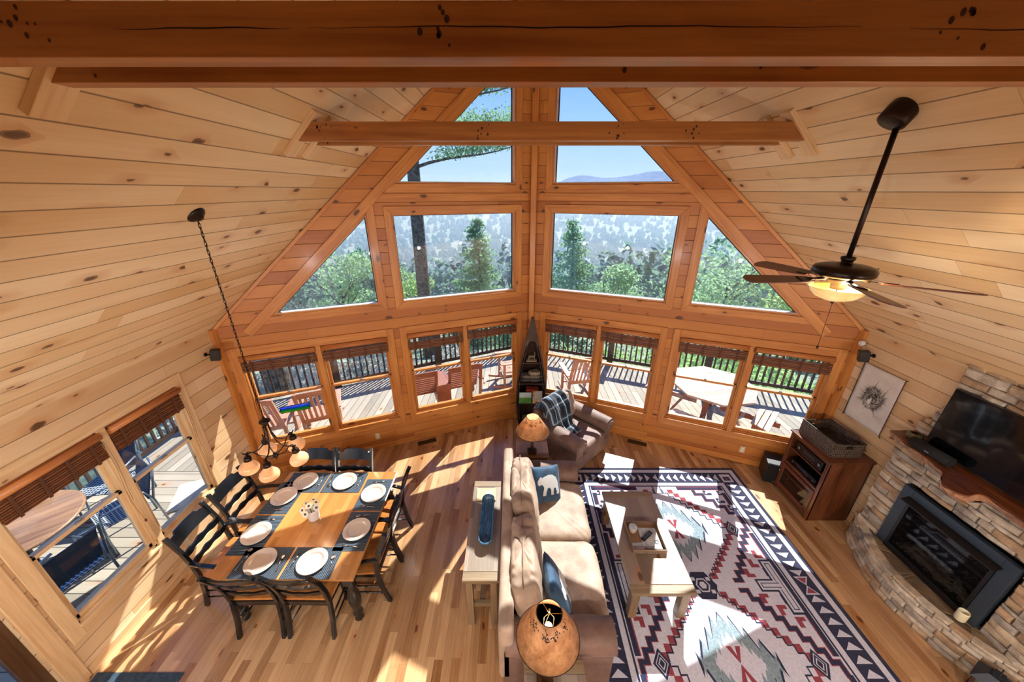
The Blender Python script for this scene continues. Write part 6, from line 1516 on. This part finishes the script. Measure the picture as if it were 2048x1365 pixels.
def stroke(p0, p1, w_, bend=.0):
    P0, P1 = Vector(p0), Vector(p1); d = P1 - P0
    if d.length < 1e-4: return
    n_ = Vector((-d.y, d.x)).normalized(); pts = [P0 + d * t / 5 + n_ * bend * math.sin(pi * t / 5) for t in range(6)]
    for i in range(5):
        wa, wb = w_ * (1 - i / 6), w_ * (1 - (i + 1) / 6); a, b = pts[i], pts[i + 1]
        mb.add([(XX - .0003 * rr.random(), -(a + n_ * wa).x, (a + n_ * wa).y), (XX, -(a - n_ * wa).x, (a - n_ * wa).y), (XX, -(b - n_ * wb).x, (b - n_ * wb).y), (XX, -(b + n_ * wb).x, (b + n_ * wb).y)], [(0, 1, 2, 3)])
cx0, cz0 = .01, .01
for k in range(360):
    a = rr.uniform(0, 2 * pi); R = rr.uniform(.05, .13); x = cx0 + R * math.cos(a) * .95; z = cz0 + R * math.sin(a) * 1.15; L = rr.uniform(.03, .08); ta = a + pi / 2 + rr.gauss(0, .4)
    stroke((x, z), (x + L * math.cos(ta), z + L * math.sin(ta)), rr.uniform(.0008, .0018), rr.gauss(0, .008))
for k in range(90):
    a = rr.uniform(0, 2 * pi); stroke((cx0 + .1 * math.cos(a), cz0 + .12 * math.sin(a)), (cx0 + rr.uniform(.14, .19) * math.cos(a + rr.gauss(0, .15)), cz0 + rr.uniform(.14, .21) * math.sin(a + rr.gauss(0, .15))), rr.uniform(.001, .002), rr.gauss(0, .01))
for p, q_ in (((-.02, .12), (.01, .26)), ((.1, .08), (.16, .25)), ((.06, -.12), (.12, -.22)), ((-.1, -.05), (-.2, -.09)), ((-.1, .02), (-.2, .07)), ((.12, .05), (.18, .12))): stroke(p, q_, .003, .008)
for k in range(240):
    a = rr.uniform(0, 2 * pi); R = rr.random() * .06; stroke((cx0 + R * math.cos(a), cz0 + R * 1.3 * math.sin(a)), (cx0 + R * math.cos(a + .8), cz0 + R * 1.3 * math.sin(a + .8)), .0022, .004)
mb.build('nest_drawing', flat('charcoal_ink', '3a3532', .9), r)

# small wall and floor things
def sat(lab, x, y, z, s):
    r = thing('satellite_speaker', lab, 'speaker', (x, y, z)); X = RZ(s * .5) @ RY(s * .15)
    mb = MB(); mb.b2((-.05, -.045, -.07), (.05, .045, .07), X=T(s * .13, 0, 0) @ X); mb.build('body', M['black'], r, bevel=.008)
    mb = MB(); mb.tube([(0.002, 0, 0), (s * .05, 0, 0), (s * .08, 0, -.01)], .012, 8); mb.lathe([(.025, 0), (.025, .008)], 12, X=RY(s * pi / 2)); mb.build('bracket', M['black'], r)
sat('small black speaker on the left side wall near the corner', XL, 4.02, 2.2, 1)
sat('small black speaker high on the right wall above the nest hanging', XR, 4.0, 2.2, -1)
mb = MB(); mb.lathe([(0, -.037)] + [(.037 * math.sin(pi * k / 14), -.037 * math.cos(pi * k / 14)) for k in range(1, 14)] + [(0, .037)], 24); r = mb.build('baseball', flat('ball_leather', 'e3dcd2', .6)); r.location = (XR - .055, 4.15, 2.31); tag(r, 'white baseball beside the small speaker on the right wall', 'ball')
mb = MB(); 
for s in (-1, 1): mb.tube([(-.0 + .037 * math.cos(a) * .98, .037 * s * (.35 + .3 * math.cos(2 * a)), .037 * math.sin(a) * .98) for a in [2 * pi * k / 24 for k in range(24)]], .0012, 4, closed=True)
mb.build('stitching', flat('red_thread', 'a33a30', .8), r)
mb = MB(); mb.box((0, 0, 0), (.03, .05, .01)); s_ = mb.build('ball_shelf', M['trim']); s_.location = (XR - .03, 4.15, 2.27); s_.scale = (2, 1.2, 1); tag(s_, 'tiny wooden bracket under the baseball on the right wall', 'bracket')
s_.location = (XR - .031, 4.15, 2.268)
def vent(lab, c, a):
    r = thing('floor_vent', lab, 'vent', (c[0], c[1], .0), a, 'floor vents')
    mb = MB(); mb.b2((-.16, -.05, .0005), (.16, -.04, .006)); mb.b2((-.16, .04, .0005), (.16, .05, .006)); mb.b2((-.16, -.04, .0005), (-.15, .04, .006)); mb.b2((.15, -.04, .0005), (.16, .04, .006)); mb.b2((-.15, -.04, .0003), (.15, .04, .001)); mb.build('frame', flat('vent_brown', '3b2a18', .5), r)
    for k in range(18): mb = MB(); mb.b2((-.14 + .0158 * k, -.038, .001), (-.133 + .0158 * k, .038, .005)); mb.build('louver', bpy.data.materials['vent_brown'], r)
vent('brown metal floor vent near the left front wall', (-1.52, 5.06), oL); vent('brown metal floor vent near the right front wall', (2.2, 5.04), -oL)
def outlet(lab, fr, t, z):
    p = fr.p(t, z, .0); r = thing('wall_outlet', lab, 'outlet', p, group='cream wall outlets'); Mi = T(*(-p)) @ fr.M()
    mb = MB(); mb.b2((t - .036, z - .058, .0), (t + .036, z + .058, .006), X=Mi); mb.build('cover_plate', M['cream'], r, bevel=.002)
    for dz in (-.022, .022): mb = MB(); mb.b2((t - .016, z + dz - .014, .006), (t + .016, z + dz + .014, .009), X=Mi); mb.build('socket', M['white'], r)
outlet('cream outlet low on the left front wall between the windows', FL, (Vector((-2.3, 4.89)) - Vector((XC, YC))).length, .26); outlet('cream outlet low on the right front wall near the subwoofer', FRt, (Vector((3.72, 4.59)) - Vector((XC, YC))).length, .25); outlet('cream outlet low on the left side wall behind the armchairs', WLf, 2.93, .26)
# stained glass strip hanging in the window by the left corner
t0 = 3.88; p = FL.p(t0, 1.1, -.0); r = thing('stained_glass_panel', 'small blue and green stained glass strip hanging in the window by the left corner', 'stained glass', p); Mi = T(*(-p)) @ FL.M()
mb = MB(); mb.b2((t0 - .19, 1.05, .012), (t0 + .19, 1.15, .018), X=Mi)
sg = NT('stained_glass'); s_ = sg.sep(sg.obj()); nz = sg.noise(sg.obj(), 16, 3, .6); hz_ = sg.math('ADD', s_[2], sg.math('MULTIPLY', nz, .06))
c = sg.ramp(sg.mr(hz_, -.03, .09), [(0, 'b8c81e'), (.25, '2ea03a'), (.45, '14806a'), (.6, '1c50d8'), (1, '8fb0ff')]); tr_ = sg.n('BsdfTranslucent'); sg.set(tr_.inputs['Color'], c); pb = sg.pbsdf(c, .2); mx = sg.n('MixShader'); mx.inputs[0].default_value = .7
sg.t.links.new(pb.outputs[0], mx.inputs[1]); sg.t.links.new(tr_.outputs[0], mx.inputs[2]); sg.t.links.new(mx.outputs[0], sg.out.inputs[0]); mb.build('glass', sg.m, r)
mb = MB(); 
for a, b, c_, d in ((t0 - .195, t0 + .195, 1.045, 1.052), (t0 - .195, t0 + .195, 1.148, 1.155), (t0 - .195, t0 - .188, 1.045, 1.155), (t0 + .188, t0 + .195, 1.045, 1.155)): mb.b2((a, c_, .01), (b, d, .02), X=Mi)
mb.build('frame', M['black'], r)
for s in (-1, 1): mb = MB(); mb.tube([Mi @ Vector((t0 + s * .17, 1.15, .015)), Mi @ Vector((t0 + s * .1, 1.75, .02))], .001, 4); mb.build('hanging_wire', M['black'], r)
# door mat
mb = MB(); mb.b2((-.4, -.28, 0), (.4, .28, .012)); o = mb.build('door_mat', lmat('mat_fabric', '1a2a38', '2f4a60', 30, .95, .4), loc=(-3.43, 1.51, .001), bevel=.003); tag(o, 'dark blue door mat on the floor at the lower left', 'mat')
# loose cable on the floor by the right front wall
mb = MB(); rr = random.Random(3); pts = [Vector((3.2 + .05 * k, 4.72 - .02 * k + .02 * math.sin(k * 1.3), .008 + .004 * (k % 2))) for k in range(12)]; mb.tube(pts, .004, 6); o = mb.build('cable', flat('brown_cable', '6b3f22', .6)); tag(o, 'thin brown cable lying along the right front baseboard', 'cable')

# ------------------------------------------------------------------ ceiling fan
fx, fy = 2.41, 2.57; fz = HE + (XR - fx)
t = thing('ceiling_fan', 'bronze five-blade ceiling fan with an amber glass bowl light on a long rod', 'fan', (fx, fy, 3.5))
mb = MB(); mb.lathe([(0, -.095), (.06, -.095), (.08, -.085), (.082, -.01), (.078, .02), (0, .02)], 32, X=T(0, 0, fz - 3.5 - .01) @ RY(pi / 4 * .75)); mb.build('ceiling_canopy', M['bronze'], t)
mb = MB(); mb.tube([(0, 0, .13), (0, 0, fz - 3.5 - .06)], .0165, 14); mb.build('downrod', M['bronze'], t)
mb = MB(); mb.lathe([(0, .02), (.12, .02), (.17, .03), (.185, .045), (.187, .075), (.175, .095), (.13, .11), (.06, .118), (.035, .122), (.035, .14), (.043, .145), (.043, .165), (.03, .17), (0, .17)], 40); mb.build('motor_housing', M['bronze'], t)
mb = MB(); mb.lathe([(0, -.07), (.045, -.068), (.05, -.03), (.07, -.01), (.09, .02), (0, .02)], 30); mb.build('light_fitter', M['bronze'], t)
mbw = NT('amber_bowl_glass'); nz = mbw.noise(mbw.obj(), 8, 3, .6); cc_ = mbw.mix(mbw.mr(nz, .35, .65), lin('e8bf6a'), lin('fbe3a6')); mbw.pbsdf(cc_, .3, emit=cc_, es=.3, coat=.4)
mb = MB(); mb.lathe([(.0, -.16), (.06, -.155), (.12, -.13), (.155, -.095), (.165, -.07), (.185, -.058), (.183, -.054), (.16, -.064), (.15, -.09), (.115, -.124), (.06, -.148), (0, -.152)], 40); mb.build('glass_bowl', mbw.m, t)
mb = MB(); mb.lathe([(0, -.185), (.008, -.18), (.012, -.165), (.006, -.158), (0, -.158)], 12); mb.tube([(0, 0, -.06), (0, 0, -.16)], .004, 6); mb.build('finial', M['bronze'], t)
mb = MB(); mb.tube([(.0, -.005, -.18), (-.005, -.012, -.3), (-.004, -.02, -.52)], .0018, 5); mb.lathe([(0, -.55), (.007, -.545), (.008, -.53), (.003, -.52)], 10, c=(-.004, -.02, 0)); mb.build('pull_chain', M['bronze'], t)
mbd = wood('fan_blade', '4a2414', '74402a', rough=.4)
for k, a in enumerate((178, 106, 34, -38, -110)):
    X = RZ(math.radians(a)) @ T(0, 0, -.0) @ RX(math.radians(-12))
    mb = MB(); P = [(.22, -.045), (.3, -.055), (.55, -.068), (.66, -.066), (.69, -.03), (.69, .03), (.66, .066), (.55, .068), (.3, .055), (.22, .045)]; mb.prism(P, -.004, .004, X=X); bl = mb.build('blade', mbd, t)
    mb = MB(); mb.prism([(.12, -.02), (.2, -.012), (.24, -.035), (.3, -.035), (.3, .035), (.24, .035), (.2, .012), (.12, .02)], .004, .01, X=X); mb.tube([X @ Vector((.09, 0, .02)), X @ Vector((.16, 0, .008))], .012, 6); mb.build('blade_bracket', M['bronze'], bl)
l = bpy.data.lights.new('fan_bulb', 'POINT'); l.energy = FANL; l.color = (1, .82, .6); l.shadow_soft_size = .05
lo = bpy.data.objects.new('fan_bulb', l); COL.objects.link(lo); lo.parent = t; lo.location = (0, -.1, -.035)
